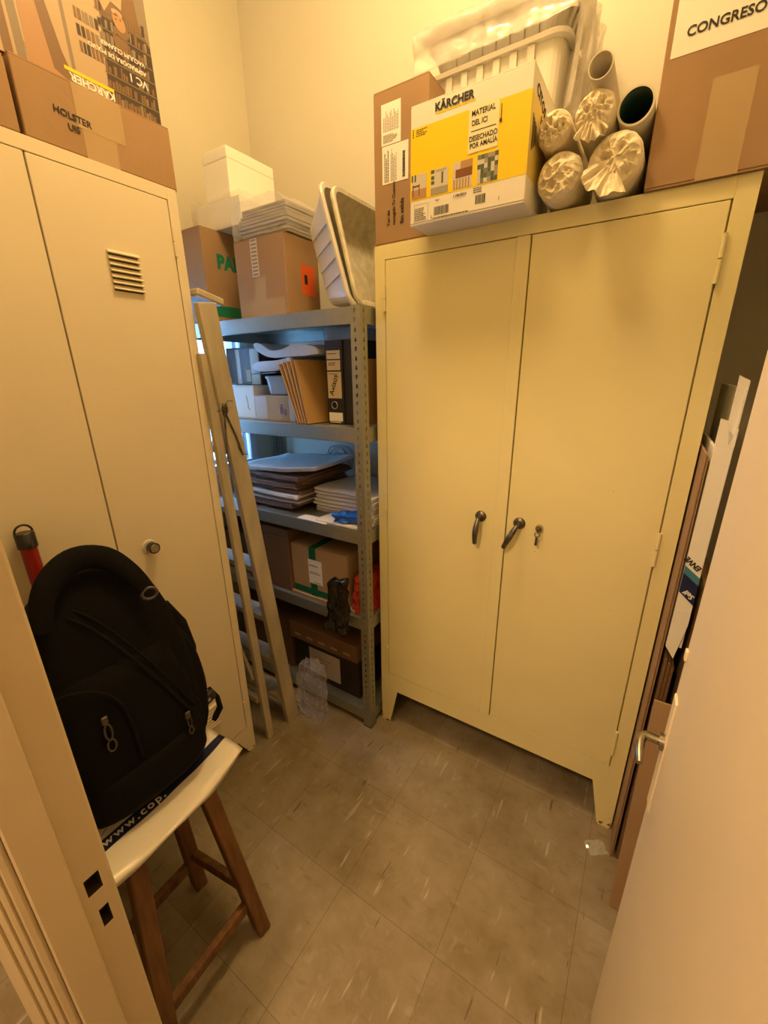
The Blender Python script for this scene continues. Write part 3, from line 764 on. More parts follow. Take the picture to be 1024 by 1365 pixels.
# ------------------------------------------------------------------ on the locker
LT = 1.8990
HB = carton('cardboard_box', 'low brown cardboard box handwritten HOLSTER UIS with clear tape on top of the locker', 'box', (-1.335, .6495, LT), (.325, .36, .135), M_CARD, R(90), group=None)
Fh = face_mat((.325, .36, .135), 'front')
patch(HB, 'tape', Fh, [(.112, .0, .182, .134, 0)], M_TAPE, .0003); patch(HB, 'tape', Fh, [(.105, .055, .205, .134, 0, .0004)], M_TAPE, .0003)
writing(HB, 'handwriting', Fh, [('HOLSTER', .060, .066, .0172, R(-4), .0003), ('UIS', .083, .043, .0165, 0, .0003)], M_BLACK)
bm = bmesh.new()
for u, v in ((.118, .086), (.140, .075), (.135, .107), (.150, .055), (.168, .10)):
    B(bm, (u, v, .0015), (u+.009, v+.0016, .0019), 0, 0, Fh @ Matrix.Translation((0, 0, 0)))
obj('tape_glints', bm, mat('loose_tape_edge', (.9, .85, .7), .1), HB) if False else bm.free()
LB = carton('cardboard_box', 'plain brown cardboard box on the locker at the left edge, half out of view', 'box', (-1.335, .316, LT), (.325, .36, .125), M_CARD, R(90))
patch(LB, 'tape', face_mat((.325, .36, .125), 'front'), [(.13, 0, .19, .124, 0)], M_TAPE, .0003)

# vacuum cleaner box standing upside down on the HOLSTER box: printed photograph of a living room
PW, PD, PH = .322, .25, .40
PB = carton('appliance_box', 'vacuum cleaner box with dark photo print standing upside down on the HOLSTER box', 'box', (-1.168-PD/2, .641, LT+.1358), (PW, PD, PH), mat('print_base', (.24, .17, .10), .4), R(90))
Fp = face_mat((PW, PD, PH), 'front')
pm = [mat('photo_cream', (.46, .34, .21), .4), mat('photo_brown', (.20, .115, .055), .4), mat('photo_dark', (.055, .035, .022), .4), mat('photo_skin', (.42, .24, .12), .4), mat('photo_grey', (.24, .19, .13), .4), M_YEL]
bm = bmesh.new()
def pp(poly, mi, l=.0003):
    n0 = len(bm.verts); vs = prism(bm, poly, 2, l, l+.0002, mi)
    for v in vs: v.co = Fp @ v.co
pp([(0, 0), (.20, 0), (.225, .40), (0, .40)], 0); pp([(.20, 0), (PW, 0), (PW, .16), (.215, .16)], 2); pp([(.215, .16), (PW, .16), (PW, .40), (.225, .40)], 1)
pp([(.30, .18), (PW, .15), (PW, .40), (.28, .40)], 4, .0006)
rr = random.Random(9)
for r_ in range(7):                                           # book shelves in the photograph
    v0 = .004+r_*.027
    pp([(.20, v0-.002), (PW-.002, v0-.002), (PW-.002, v0), (.20, v0)], 4, .0008)
    u = .203
    while u < PW-.012:
        w_ = rr.uniform(.004, .009); hgt = rr.uniform(.012, .022)
        pp([(u, v0+.001), (u+w_*.8, v0+.001), (u+w_*.8+.001, v0+hgt), (u+.001, v0+hgt)], rr.choice((1, 1, 2, 4)), .0009); u += w_
for r_ in range(3):
    v0 = .07+r_*.028; u = .155
    while u < .20: 
        w_ = rr.uniform(.005, .010); pp([(u, v0), (u+w_*.7, v0), (u+w_*.7, v0+.019), (u, v0+.019)], rr.choice((1, 2, 4)), .0009); u += w_
pp([(.050, .0), (.10, .0), (.088, .05), (.080, .12), (.077, .40), (.045, .40), (.047, .12)], 3, .0006)      # standing legs and shoes
pp([(.095, .0), (.135, .0), (.115, .05), (.100, .12), (.090, .40), (.076, .40), (.080, .12)], 1, .0007)
pp([(.045, .035), (.125, .0), (.05, .0)], 3, .0009)
pp([(.008, 0), (.024, 0), (.014, .40), (.0, .40)], 1, .0006); pp([(.030, 0), (.046, 0), (.034, .40), (.022, .40)], 4, .0006); pp([(.13, .02), (.137, .02), (.128, .40), (.121, .40)], 4, .0006)
def ell(cu, cv, a, b_, mi, l, rot=0): pp([(cu+a*math.cos(t)*math.cos(rot)-b_*math.sin(t)*math.sin(rot), cv+a*math.cos(t)*math.sin(rot)+b_*math.sin(t)*math.cos(rot)) for t in [k*math.pi/9 for k in range(18)]], mi, l)
ell(.252, .165, .0135, .0165, 3, .0016, .3); ell(.256, .150, .017, .012, 1, .0015, .3); ell(.247, .176, .004, .0015, 2, .0018); ell(.246, .168, .0018, .0012, 2, .0018); ell(.256, .171, .0018, .0012, 2, .0018); ell(.250, .18, .012, .006, 0, .0014)
pp([(.222, .17), (.24, .195), (.262, .19), (.275, .25), (.22, .26), (.205, .20)], 0, .0010)
pp([(.236, .105), (.262, .10), (.266, .135), (.232, .14)], 1, .0011)
pp([(.113, .0225), (.213, .0225), (.213, .0290), (.113, .0290)], 5, .0013)
obj('printed_photograph', bm, pm, PB)
writing(PB, 'printed_lettering', Fp, [('KÄRCHER', .213, .0205, .0205, math.pi, .0006), ('VC 1', .300, .079, .0215, math.pi, .0003), ('ASPIRADORA DE POLVO', .300, .097, .0115, math.pi, .0002), ('VACUUM CLEANER', .300, .114, .0115, math.pi, .0002)], M_WHITE)

# ------------------------------------------------------------------ on the two-door cabinet
CT = 1.8005
UB = carton('cardboard_box', 'tall narrow brown box with two white shipping labels at the cabinet top left end', 'box', (-.7015, 1.250, CT), (.171, .098, .362), M_CARD)
Fu = face_mat((.171, .098, .362), 'front')
patch(UB, 'shipping_label', Fu, [(.026, .238, .088, .330, 0)] + small_print(.032, .243, .082, .262, 1, 5, seed=3) + small_print(.032, .268, .082, .318, 1, 12, seed=5, vert=True), [M_WHITE, mat('grey_ink', (.25, .23, .2), .7)])
patch(UB, 'shipping_label', Fu, [(.028, .148, .112, .236, 0)] + small_print(.034, .152, .050, .232, 1, 3, seed=8, vert=True) + small_print(.055, .152, .075, .230, 2, 7, seed=9, vert=True) + barcode(.094, .155, .102, .215, 1, vert=True), [M_WHITE, M_BLACK, MATS['grey_ink']])
writing(UB, 'handwriting', Fu, [('Tor de', .052, .045, .014, R(90), .0001), ('recogida Tv Cuento', .070, .045, .013, R(90), .0001), ('Sin salida', .098, .045, .017, R(90), .0002)], M_BLACK)

KW, KD, KH = .292, .215, .247
KB = carton('appliance_box', 'white and yellow vacuum cleaner box with taped handwritten note on the cabinet edge', 'box', (-.466, 1.10+KD/2, CT), (KW, KD, KH), M_WBOX)
Fk = face_mat((KW, KD, KH), 'front')
patch(KB, 'yellow_panel', Fk, [(.0006, .052, KW-.0006, .201, 0)], M_YEL, .0002)
patch(KB, 'underline', Fk, [(.068, .2145, .165, .2185, 0)], M_YEL, .0002)
def photo_tile(u0, u1, v0, v1, kind):
    r_ = [(u0, v0, u1, v1, 0)]; w_, h_ = u1-u0, v1-v0
    if kind == 0: r_ += [(u0, v0, u1, v0+h_*.38, 1, .0003), (u0+w_*.08, v0+h_*.1, u0+w_*.14, v0+h_*.6, 2, .0006), (u0+w_*.5, v0+h_*.1, u0+w_*.55, v0+h_*.6, 2, .0006), (u0+w_*.08, v0+h_*.5, u0+w_*.55, v0+h_*.56, 2, .0006), (u0, v0+h_*.72, u0+w_*.1, v1, 3, .0003), (u0+w_*.2, v0+h_*.72, u0+w_*.3, v1, 3, .0003)]
    if kind == 1: r_ += [(u0, v0, u1, v0+h_*.28, 4, .0003), (u0+w_*.02, v0+h_*.42, u0+w_*.2, v0+h_*.56, 3, .0003), (u0+w_*.02, v0+h_*.62, u0+w_*.2, v0+h_*.76, 3, .0003), (u0+w_*.62, v0+h_*.4, u0+w_*.72, v0+h_*.85, 3, .0003), (u0, v0+h_*.86, u0+w_*.2, v1, 3, .0003)] + [(u0+w_*(.3+.1*k), v0+h_*.88, u0+w_*(.36+.1*k), v0+h_*.97, 4, .0003) for k in range(6)]
    if kind == 2: r_ += [(u0+w_*.15, v0+h_*.4, u1, v0+h_*.72, 2, .0003), (u0+w_*.4, v0+h_*.72, u1, v1, 1, .0003)] + [(u0+w_*(.05+.15*k), v0, u0+w_*(.13+.15*k), v0+h_*.36, 1, .0003) for k in range(6)]
    if kind == 3:
        q = random.Random(2)
        for a in range(6):
            for b_ in range(6):
                c = q.choice((0, 0, 3, 4, 3, 5)); r_.append((u0+w_*a/6+.0004, v0+h_*b_/6+.0004, u0+w_*(a+1)/6, v0+h_*(b_+1)/6, c, .0003))
    patch(KB, 'printed_picture', Fk, r_, [mat('pic_light', (.60, .57, .48), .4), mat('pic_tan', (.42, .25, .12), .4), mat('pic_brown', (.20, .065, .02), .4), mat('pic_green', (.07, .10, .06), .4), mat('pic_grey', (.32, .30, .25), .4), mat('pic_slate', (.16, .18, .15), .4)], .0003, lift=.0006)
photo_tile(.004, .046, .056, .107, 0); photo_tile(.058, .104, .056, .107, 1); photo_tile(.116, .165, .056, .109, 2); photo_tile(.177, .226, .055, .110, 3)
writing(KB, 'printed_lettering', Fk, [('KÄRCHER', .065, .2205, .0215, 0, .0007), ('VC 1', .072, .041, .006, 0, 0), ('1.198-052.0', .118, .0405, .0072, 0, .0001), ('L', .0600, .0075, .009, 0, 0), ('J', .232, .016, .009, 0, 0)], M_BLACK)
patch(KB, 'small_print', Fk, small_print(.016, .183, .046, .198, 0, 4, .0) + [(.006, .183+k*.0045, .009, .1855+k*.0045, 0) for k in range(4)] + barcode(.068, .012, .108, .030, 0, 0, seed=4) + barcode(.176, .016, .200, .034, 0, 0, seed=6) + small_print(.014, .008, .046, .036, 0, 7, 0, seed=12) + [(.012, .006, .052, .0064, 0), (.012, .043, .052, .0434, 0), (.012, .006, .0124, .043, 0), (.0516, .006, .052, .043, 0)] + small_print(.170, .038, .190, .050, 0, 3, 0, seed=13) + small_print(.066, .004, .18, .009, 0, 1, 0, seed=15), M_BLACK, .0002, lift=.0006)
patch(KB, 'taped_note', Fk, [(.152, .118, .222, .205, 0)], mat('note_paper', (.80, .76, .48), .6), .0004, lift=.0010)
bm = bmesh.new()
for s_, u, v, sz in (('MATERIAL', .158, .186, .0148), ('DEL ICI', .159, .1685, .0140), ('DESECHADO', .154, .140, .0138), ('POR AMALÍA', .156, .1265, .0138)):
    text_bm(bm, s_, sz, on(Fk, u, v, R(1), .0017), 0, .0002, sx=.82)
B(bm, (.158, .158, .0016), (.216, .1592, .0019), 0, 0, Fk); B(bm, (.226, .165, .0016), (.2275, .192, .0019), 0, 0, Fk); B(bm, (.224, .160, .0016), (.229, .166, .0019), 0, 0, Fk)
obj('handwriting', bm, M_BLACK, KB, recalc=False)
Fkr = face_mat((KW, KD, KH), 'right')
patch(KB, 'yellow_panel', Fkr, [(.0006, .052, KD-.0006, .201, 0)], mat('yellow_print_pale', (.80, .62, .14), .45), .0002)
writing(KB, 'handwriting', Fkr, [('CITOS', .025, .206, .030, R(-14), .0003), ('ICI', .070, .165, .028, R(-14), .0003)], M_BLACK)
patch(KB, 'printed_bars', Fkr, [(.014+k*.009, .10+.006*k, .020+k*.009, .165-.004*k, 0) for k in range(4)], M_BLACK, .0002, lift=.0006)

# ribbed white storage tubs, the upper one wrapped in milky film
def open_tray(bm, L_, W_, H_, taper, rim, t=.003, ribs=0, M=None, mi=0):
    """open rectangular tray: outside and inside walls, rolled rim and outside ribs; opening faces +z"""
    def loop(l, w_, z, r=.03, n=5):
        out = []
        for cx, cy, a0 in ((l/2-r, w_/2-r, 0), (-l/2+r, w_/2-r, 90), (-l/2+r, -w_/2+r, 180), (l/2-r, -w_/2+r, 270)):
            for k in range(n+1):
                a = R(a0+90*k/n); out.append(Vector((cx+r*math.cos(a), cy+r*math.sin(a), z)))
        return out
    seq = [loop(L_-2*taper-.02, W_-2*taper-.02, 0, .02), loop(L_-2*taper, W_-2*taper, .006, .03), loop(L_, W_, H_-.012, .034), loop(L_+2*rim, W_+2*rim, H_-.012, .04), loop(L_+2*rim+.002, W_+2*rim+.002, H_-.004, .04), loop(L_+2*rim-.004, W_+2*rim-.004, H_, .04),
           loop(L_-2*t, W_-2*t, H_-.002, .032), loop(L_-2*taper-2*t, W_-2*taper-2*t, .009, .028), loop(L_-2*taper-2*t-.01, W_-2*taper-2*t-.01, .005, .02)]
    vs = [[bm.verts.new(p) for p in s_] for s_ in seq]; n = len(vs[0]); fs = []
    for a, b_ in zip(vs, vs[1:]):
        for k in range(n): fs.append(bm.faces.new((a[k], a[(k+1) % n], b_[(k+1) % n], b_[k])))
    fs.append(bm.faces.new(vs[0][::-1])); fs.append(bm.faces.new(vs[-1]))
    allv = [v for r_ in vs for v in r_]
    for side in range(4):
        ln, other = (L_, W_) if side % 2 == 0 else (W_, L_)
        cnt = ribs if side % 2 == 0 else max(2, int(ribs*W_/L_))
        for k in range(cnt):
            q = -ln/2+taper+.03+(ln-2*taper-.06)*(k+.5)/cnt; s_ = -1 if side < 2 else 1
            pts = [(q-.004, s_*(other/2-taper)*1.0, .008), (q+.004, s_*(other/2-taper), .008), (q+.009, s_*(other/2), H_-.014), (q-.009, s_*(other/2), H_-.014)]
            dep = .008*s_
            a = [Vector(p) for p in pts]; b_ = [Vector((p[0], p[1]+dep*(1 if p[2] > .05 else .6), p[2])) for p in pts]
            if side % 2: a = [Vector((p.y, p.x, p.z)) for p in a]; b_ = [Vector((p.y, p.x, p.z)) for p in b_]
            va = [bm.verts.new(p) for p in a]; vb = [bm.verts.new(p) for p in b_]; allv += va+vb
            fs.append(bm.faces.new(vb)); 
            for i in range(4): fs.append(bm.faces.new((va[i], va[(i+1) % 4], vb[(i+1) % 4], vb[i])))
    for f in fs: f.material_index = mi
    if M is not None:
        for v in allv: v.co = M @ v.co
    return allv
T1 = thing('storage_tub', 'white ribbed plastic tub behind the yellow box, lower of the two stacked tubs', 'tub', (-.512, 1.462, CT))
bm = bmesh.new(); open_tray(bm, .375, .245, .420, .025, .014, ribs=6); obj('tub', bm, M_PLAST, T1)
T2 = thing('storage_tub', 'white ribbed plastic tub in milky film on top of the lower tub', 'tub', (-.508, 1.462, CT+.422))
bm = bmesh.new(); open_tray(bm, .360, .235, .085, .022, .012, ribs=7); obj('tub', bm, M_PLAST, T2)
# film wrap: a loose sheet over the front, top and the right side, hanging down on the right
bm = bmesh.new(); NX, NT = 34, 30; g = []
for i in range(NX+1):
    row = []
    for j in range(NT+1):
        u, v = i/NX, j/NT
        x = -.215+.43*u
        # path goes from back top, over the front lip, down to the lower rim
        if v < .4: y, z = .135-.285*(v/.4), .096+.010*math.sin(v*9)
        else: y, z = -.150-.006*math.sin((v-.4)*12), .098-.094*(v-.4)/.6
        n_ = noise.noise(Vector((u*6, v*3, 1)))*.014+noise.noise(Vector((u*16, v*5, 3)))*.006
        row.append(bm.verts.new((x, y-abs(n_)*(1 if v >= .4 else 0), z+(n_ if v < .4 else n_*.4*(v > .9)))))
    g.append(row)
for i in range(NX):
    for j in range(NT): bm.faces.new((g[i][j], g[i+1][j], g[i+1][j+1], g[i][j+1])).smooth = True
h = []
for i in range(21):
    row = []
    for j in range(NT+1):
        u, v = i/20, j/NT
        y = -.160+.30*u; z = .102-.275*v
        x = .222+.012*math.sin(u*22+v*2)+.010*noise.noise(Vector((u*9, v*2, 5)))-.012*v
        if u < .05: x -= 0
        row.append(bm.verts.new((x, y+.012*v*math.sin(3*v), z+.03*u*v)))
    h.append(row)
for i in range(20):
    for j in range(NT): bm.faces.new((h[i][j], h[i+1][j], h[i+1][j+1], h[i][j+1])).smooth = True
o = obj('film_wrap', bm, M_FILM2, T2); md = o.modifiers.new('thickness', 'SOLIDIFY'); md.thickness = .0006

# four rolls wrapped in crumpled paper
def paper_roll(x, z, r, y0, y1, seed, flare, label):
    rt__ = thing('paper_wrapped_roll', label, 'roll', (x, (y0+y1)/2, z-r), group=None)
    bm = bmesh.new(); n, m_ = 44, 40; rings = []
    off = (y0+y1)/2
    for j in range(m_+1):
        q = j/m_; y = y0+(y1-y0)*q**1.6
        ring_ = []
        for k in range(n):
            a = 2*math.pi*k/n; p = Vector((math.cos(a), y*9, math.sin(a)))*2.1+Vector((seed*9, 0, 0))
            d, _ = noise.voronoi(p); cr_ = (d[1]-d[0]-.35)
            rr_ = r*(.97+.035*cr_*(1.6 if q < .25 else .7))
            rr_ = min(rr_, r*1.02)
            ring_.append(bm.verts.new((rr_*math.cos(a), y-off, rr_*math.sin(a)+r)))
        rings.append(ring_)
    # crumpled tucked end facing the viewer
    prev = rings[0]; R_ = 9
    for s_ in range(1, R_+1):
        q = 1-s_/(R_+.0); cur = []
        for k in range(n):
            a = 2*math.pi*k/n
            d, _ = noise.voronoi(Vector((q*math.cos(a)*2.6, seed*3.3, q*math.sin(a)*2.6)))
            bulge_ = -.018*(1-q*q)**.5 + .030*(d[1]-d[0]-.25)*min(1, (1-q)*3)
            rq = r*.97*max(q, .02)
            cur.append(bm.verts.new((rq*math.cos(a), y0-off+bulge_, rq*math.sin(a)+r)))
        for k in range(n):
            f = bm.faces.new((prev[k], prev[(k+1) % n], cur[(k+1) % n], cur[k])); f.smooth = False
        prev = cur
    bm.faces.new(prev)
    for a_, b_ in zip(rings, rings[1:]):
        for k in range(n): bm.faces.new((a_[k], a_[(k+1) % n], b_[(k+1) % n], b_[k]))
    bm.faces.new(rings[-1])
    obj('wrapped_body', bm, M_PAPERC, rt__)
    if flare:                                                # loose paper end fanning out
        bm = bmesh.new(); n2, m2 = 30, 12; g = []
        a0, a1, ln = flare
        for i in range(n2+1):
            row = []
            for j in range(m2+1):
                q = j/m2; a = a0+(a1-a0)*i/n2
                rad = r*(.15+.92*q)*(1+.12*noise.noise(Vector((i*.22, q, seed))))
                yy = y0-off-.016-ln*q**1.2*math.sin(i/n2*math.pi)**.5+.022*noise.noise(Vector((i*.33, q*1.3, seed*3)))*q-.004*abs(noise.noise(Vector((i*.9, q*4, seed))))
                row.append(bm.verts.new((rad*math.cos(a), yy, rad*math.sin(a)+r-.012*q)))
            g.append(row)
        for i in range(n2):
            for j in range(m2): bm.faces.new((g[i][j], g[i+1][j], g[i+1][j+1], g[i][j+1]))
        o = obj('loose_end', bm, M_PAPERC, rt__); md = o.modifiers.new('thickness', 'SOLIDIFY'); md.thickness = .0006
    return rt__
paper_roll(-.262, CT+.0505, .050, 1.16, 1.315, 1, None, 'roll in crumpled cream paper, lower left of the four beside the yellow box')
paper_roll(-.152, CT+.0545, .054, 1.155, 1.60, 2, (R(175), R(300), .030), 'roll in cream paper with its loose end fanned over the cabinet edge')
paper_roll(-.281, CT+.1375, .0375, 1.15, 1.315, 3, None, 'roll in heavily crumpled cream paper, upper left of the four rolls')
paper_roll(-.2005, CT+.1430, .0395, 1.14, 1.58, 4, (R(220), R(320), .006), 'roll with a folded paper corner on its end, upper right of the four rolls')
def card_tube(x, z, r, t, y0, y1, label, mi):
    rt__ = thing('cardboard_tube', label, 'tube', (x, (y0+y1)/2, z-r)); n = 40; bm = bmesh.new(); off = (y0+y1)/2
    loops = [(r, y0, 0), (r, y1, 0), (r-t, y1, 1), (r-t, y0, 1)]
    vs = [[bm.verts.new((rr_*math.cos(2*math.pi*k/n), y-off, r+rr_*math.sin(2*math.pi*k/n))) for k in range(n)] for rr_, y, _ in loops]
    for i in range(4):
        for k in range(n):
            f = bm.faces.new((vs[i][k], vs[i][(k+1) % n], vs[(i+1) % 4][(k+1) % n], vs[(i+1) % 4][k])); f.smooth = i in (0, 2); f.material_index = 1 if i == 2 else 0
    obj('tube_wall', bm, [M_GREYT, mi], rt__); return rt__
card_tube(-.196, CT+.2065, .0225, .002, 1.115, 1.60, 'thin white cardboard tube lying on the upper right paper roll', M_GREYT)
card_tube(-.1288, CT+.1460, .0335, .004, 1.165, 1.60, 'wide cardboard tube with dark green inside, against the CONGRESO box', M_TUBEIN)

CW, CD, CH = .375, .31, .43
CB = carton('cardboard_box', 'large brown box with white CONGRESO label at the cabinet top right end', 'box', (-.093+CW/2, 1.19+CD/2, CT), (CW, CD, CH), M_CARD)
Fc = face_mat((CW, CD, CH), 'front')
patch(CB, 'paper_label', Fc, [(.010, .214, .205, .330, 0)], M_WHITE, .0004)
writing(CB, 'printed_lettering', Fc, [('CONGRESO', .031, .2405, .0215, 0, .0004), ('VII', .085, .275, .0215, 0, .0004)], M_BLACK)
patch(CB, 'tape', Fc, [(.088, .0, .156, .163, 0)], M_TAPE, .0003)

# ------------------------------------------------------------------ top shelf
Z1 = 1.6355
PA = carton('cardboard_box', 'brown box printed green PA with green band, left end of the top shelf', 'box', (-1.607, 1.305, Z1), (.36, .205, .322), M_CARD, R(90))
Fpa = face_mat((.36, .205, .322), 'front')
patch(PA, 'green_band', Fpa, [(.0, .022, .36, .062, 0)], M_GREEN, .0003)
bm = bmesh.new(); text_bm(bm, 'PAPEL', .066, on(Fpa, .060, .195, 0, .0005), 0, .0035); obj('printed_lettering', bm, M_GREEN, PA, recalc=False)
patch(PA, 'printed_mark', face_mat((.36, .205, .322), 'left'), [(.10, .05, .16, .10, 0)], mat('blue_grey_print', (.03, .06, .09), .6), .0003)
BB = carton('cardboard_box', 'brown box sealed with clear tape and a white printed strip, centre of the top shelf', 'box', (-1.237, 1.235, Z1), (.245, .170, .248), M_CARD)
Fb = face_mat((.245, .170, .248), 'front')
patch(BB, 'tape', Fb, [(.090, .0, .145, .125, 0)], M_TAPE, .0003); patch(BB, 'tape', Fb, [(.01, .0, .235, .055, 0, .0004)], M_TAPE, .0003)
patch(BB, 'printed_strip', Fb, [(.085, .130, .120, .246, 0)] + [(.089, .134+k*.0115, .116, .1405+k*.0115, 1, .0005) for k in range(10)], [mat('strip_paper', (.62, .52, .38), .6), MATS['grey_ink']], .0003, lift=.0008)
patch(BB, 'orange_label', face_mat((.245, .170, .248), 'right'), [(.075, .070, .145, .165, 0), (.090, .105, .105, .135, 1, .0005)], [mat('orange_label', (.75, .12, .02), .5), M_BLACK], .0004)
SL = thing('polystyrene_slab', 'white polystyrene slab under clear film on the green-banded box', 'slab', (-1.50, 1.335, Z1+.3225))
bm = bx((-.118, -.13, 0), (.135, .13, .090), 0, .004, 2); obj('slab', bm, M_STYRO, SL)
bm = sub_grid_box((.285, .285, .100), 9); crumple(bm, .010, 22, 2); 
for v in bm.verts: v.co.z = max(v.co.z, .003); v.co.x += .012; v.co.z = min(v.co.z, .0985)
obj('film_cover', bm, M_FILM, SL, smooth=True)
SBx = thing('polystyrene_box', 'white polystyrene box on the film-covered slab, highest on the shelving unit', 'box', (-1.498, 1.335, Z1+.4225))
bm = bx((-.068, -.113, 0), (.068, .113, .118), 0, .004, 2); obj('box_base', bm, M_STYRO, SBx); bm = bx((-.068, -.113, .1185), (.068, .113, .155), 0, .005, 2); obj('lid', bm, M_STYRO, SBx)
PBn = thing('bagged_bundle', 'clear plastic bag of stacked grey foam sheets on the taped brown box', 'bag', (-1.222, 1.275, Z1+.2485))
bm = bmesh.new()
for k in range(9):
    z0 = .003+k*.0105; ins = .012*abs(k-3.5)/3.5
    B(bm, (-.118+ins+.004*math.sin(k*2.1), -.115+ins, z0), (.118-ins+.004*math.cos(k*1.7), .11-ins, z0+.0085), 0, .003, None, 2)
obj('foam_sheets', bm, mat('grey_foam', (.30, .27, .24), .7), PBn)
bm = sub_grid_box((.27, .255, .115), 13)
for v in bm.verts:
    q = max(0, abs(v.co.x)/.135-.55)/.45; v.co.z = .002+(v.co.z-.002)*(1-.38*q*q); 
crumple(bm, .009, 26, 6)
for v in bm.verts: v.co.z = max(.0015, v.co.z)
obj('bag_film', bm, M_FILM, PBn)

# nested white trays standing on their long sides at the right end of the top shelf
def tray_thing(org, ang, L_, W_, H_, name_label, inner_m, yaw=0., ribs=4):
    t_ = thing('plastic_tray', name_label, 'tray', org)
    Mx = Matrix.Rotation(yaw, 4, 'Z') @ Matrix((( -math.sin(ang), 0, math.cos(ang), 0), (0, -1, 0, 0), (math.cos(ang), 0, math.sin(ang), 0), (0, 0, 0, 1)))
    bm = bmesh.new(); open_tray(bm, L_, W_, H_, .045, .010, ribs=ribs, M=Mx)
    obj('tray', bm, inner_m, t_); return t_, Mx
tr, Mx = tray_thing((-1.008, 1.325, Z1+.140), R(17), .345, .36, .125, 'white ribbed plastic tray standing on edge, open side to the right', M_PLAST)
M_MOT = mat('mottled_plastic', (.70, .66, .52), .5, noise_amt=.22, noise_scale=38)
tr2, Mx2 = tray_thing((-.950, 1.333, Z1+.152), R(15), .325, .335, .085, 'mottled white plastic tray nested in the ribbed tray', M_MOT, ribs=0)
bm = bmesh.new(); FMt = Mx2 @ Matrix.Translation((-.10, .10, .0105)) @ Matrix.Rotation(R(-90), 4, 'Z')
bm.free()

# ------------------------------------------------------------------ second shelf
Z2 = 1.2655
W1 = carton('cardboard_box', 'white box at the left of the second shelf, under the dark taped box', 'box', (-1.475, 1.34, Z2), (.185, .30, .131), M_WBOX)
bm = bmesh.new(); tube(bm, [(.045, -.151, .09), (.052, -.151, .06), (.050, -.151, .045), (.060, -.151, .035)], .0007, 5); obj('pen_mark', bm, M_BLUE, W1)
W2 = carton('cardboard_box', 'small dark box wrapped in shiny brown tape on the white box, second shelf', 'box', (-1.500, 1.375, Z2+.1315), (.205, .25, .150), M_TAPEB)
patch(W2, 'paper_sticker', face_mat((.205, .25, .150), 'front'), [(.118, .015, .145, .062, 0)], mat('old_label', (.50, .42, .24), .6), .0004)
patch(W2, 'clear_tape', face_mat((.205, .25, .150), 'front'), [(.15, .004, .200, .142, 0), (.06, .004, .085, .142, 0)], M_TAPE, .0004)
W3 = carton('cardboard_box', 'flat greyish box with clear tape and purple stamp on the second shelf', 'box', (-1.262, 1.335, Z2), (.220, .31, .094), mat('grey_white_card', (.55, .50, .46), .5, noise_amt=.06))
Fw = face_mat((.220, .31, .094), 'front')
patch(W3, 'tape', Fw, [(.07, .0, .19, .093, 0)], M_TAPE, .0003)
writing(W3, 'purple_stamp', Fw, [('GSH', .158, .025, .020, R(90), .0004), ('020', .176, .022, .016, R(90), .0003)], mat('purple_ink', (.05, .03, .30), .6))
W4 = thing('plastic_box', 'translucent grey plastic box on the flat stamped box, second shelf', 'box', (-1.258, 1.33, Z2+.0945))
bm = bmesh.new(); open_tray(bm, .15, .26, .075, .008, .004, t=.002); obj('tub', bm, mat('grey_translucent', (.42, .40, .38), .3, alpha=.9), W4)
bs = tag(obj('black_sheet', bm_ := bx((-.10, -.13, 0), (.065, .12, .004), 0, .001), M_BLKPL), 'black plastic sheet lying under the folded bubble film, second shelf', 'sheet'); bs.location = (-1.265, 1.30, Z2+.1765); bs.rotation_euler = (0, R(-1.5), R(-8))
def film_fold(name, loc, lobes, label):
    """a long sheet folded over on itself: closed loops of thick film running back into the shelf"""
    t_ = thing(name, label, 'plastic film', loc)
    for pts in lobes:
        bm = bmesh.new(); n = len(pts); ny = 12
        rings = []
        for j in range(ny+1):
            y = -.12+.27*j/ny
            row = [bm.verts.new((p[0]+.004*noise.noise(Vector((j*.4, 0, 1))), y, p[1]+.004*noise.noise(Vector((j*.5, 0, 7))))) for i, p in enumerate(pts)]
            rings.append(row)
        for j in range(ny):
            for i in range(n): bm.faces.new((rings[j][i], rings[j][(i+1) % n], rings[j+1][(i+1) % n], rings[j+1][i])).smooth = True
        bm.faces.new(rings[0]); bm.faces.new(rings[-1][::-1])
        o = obj('folded_sheet', bm, mat('white_foam_film', (.80, .80, .82), .35, alpha=.88, bump=.3, bump_scale=60), t_)
    return t_
def smooth_path(p, n=5):
    out = []
    for i in range(len(p)-1):
        p0 = p[max(i-1, 0)]; p1 = p[i]; p2 = p[i+1]; p3 = p[min(i+2, len(p)-1)]
        for k in range(n):
            t = k/n; out.append(tuple(.5*((2*p1[a])+(-p0[a]+p2[a])*t+(2*p0[a]-5*p1[a]+4*p2[a]-p3[a])*t*t+(-p0[a]+3*p1[a]-3*p2[a]+p3[a])*t**3) for a in (0, 1)))
    return out+[p[-1]]
film_fold('bubble_film', (-1.20, 1.325, Z2+.185), [
    smooth_path([(.02, .050), (-.05, .040), (-.12, .038), (-.172, .034), (-.190, .018), (-.172, .003), (-.12, .000), (-.04, .006), (.018, .030)]),
    smooth_path([(.16, .058), (.14, .082), (.05, .094), (-.02, .078), (-.08, .076), (-.13, .100), (-.160, .106), (-.172, .096), (-.150, .074), (-.09, .052), (-.02, .052), (.08, .052)])],
    'folded white foam film lying over the boxes, loops at its left end, second shelf')
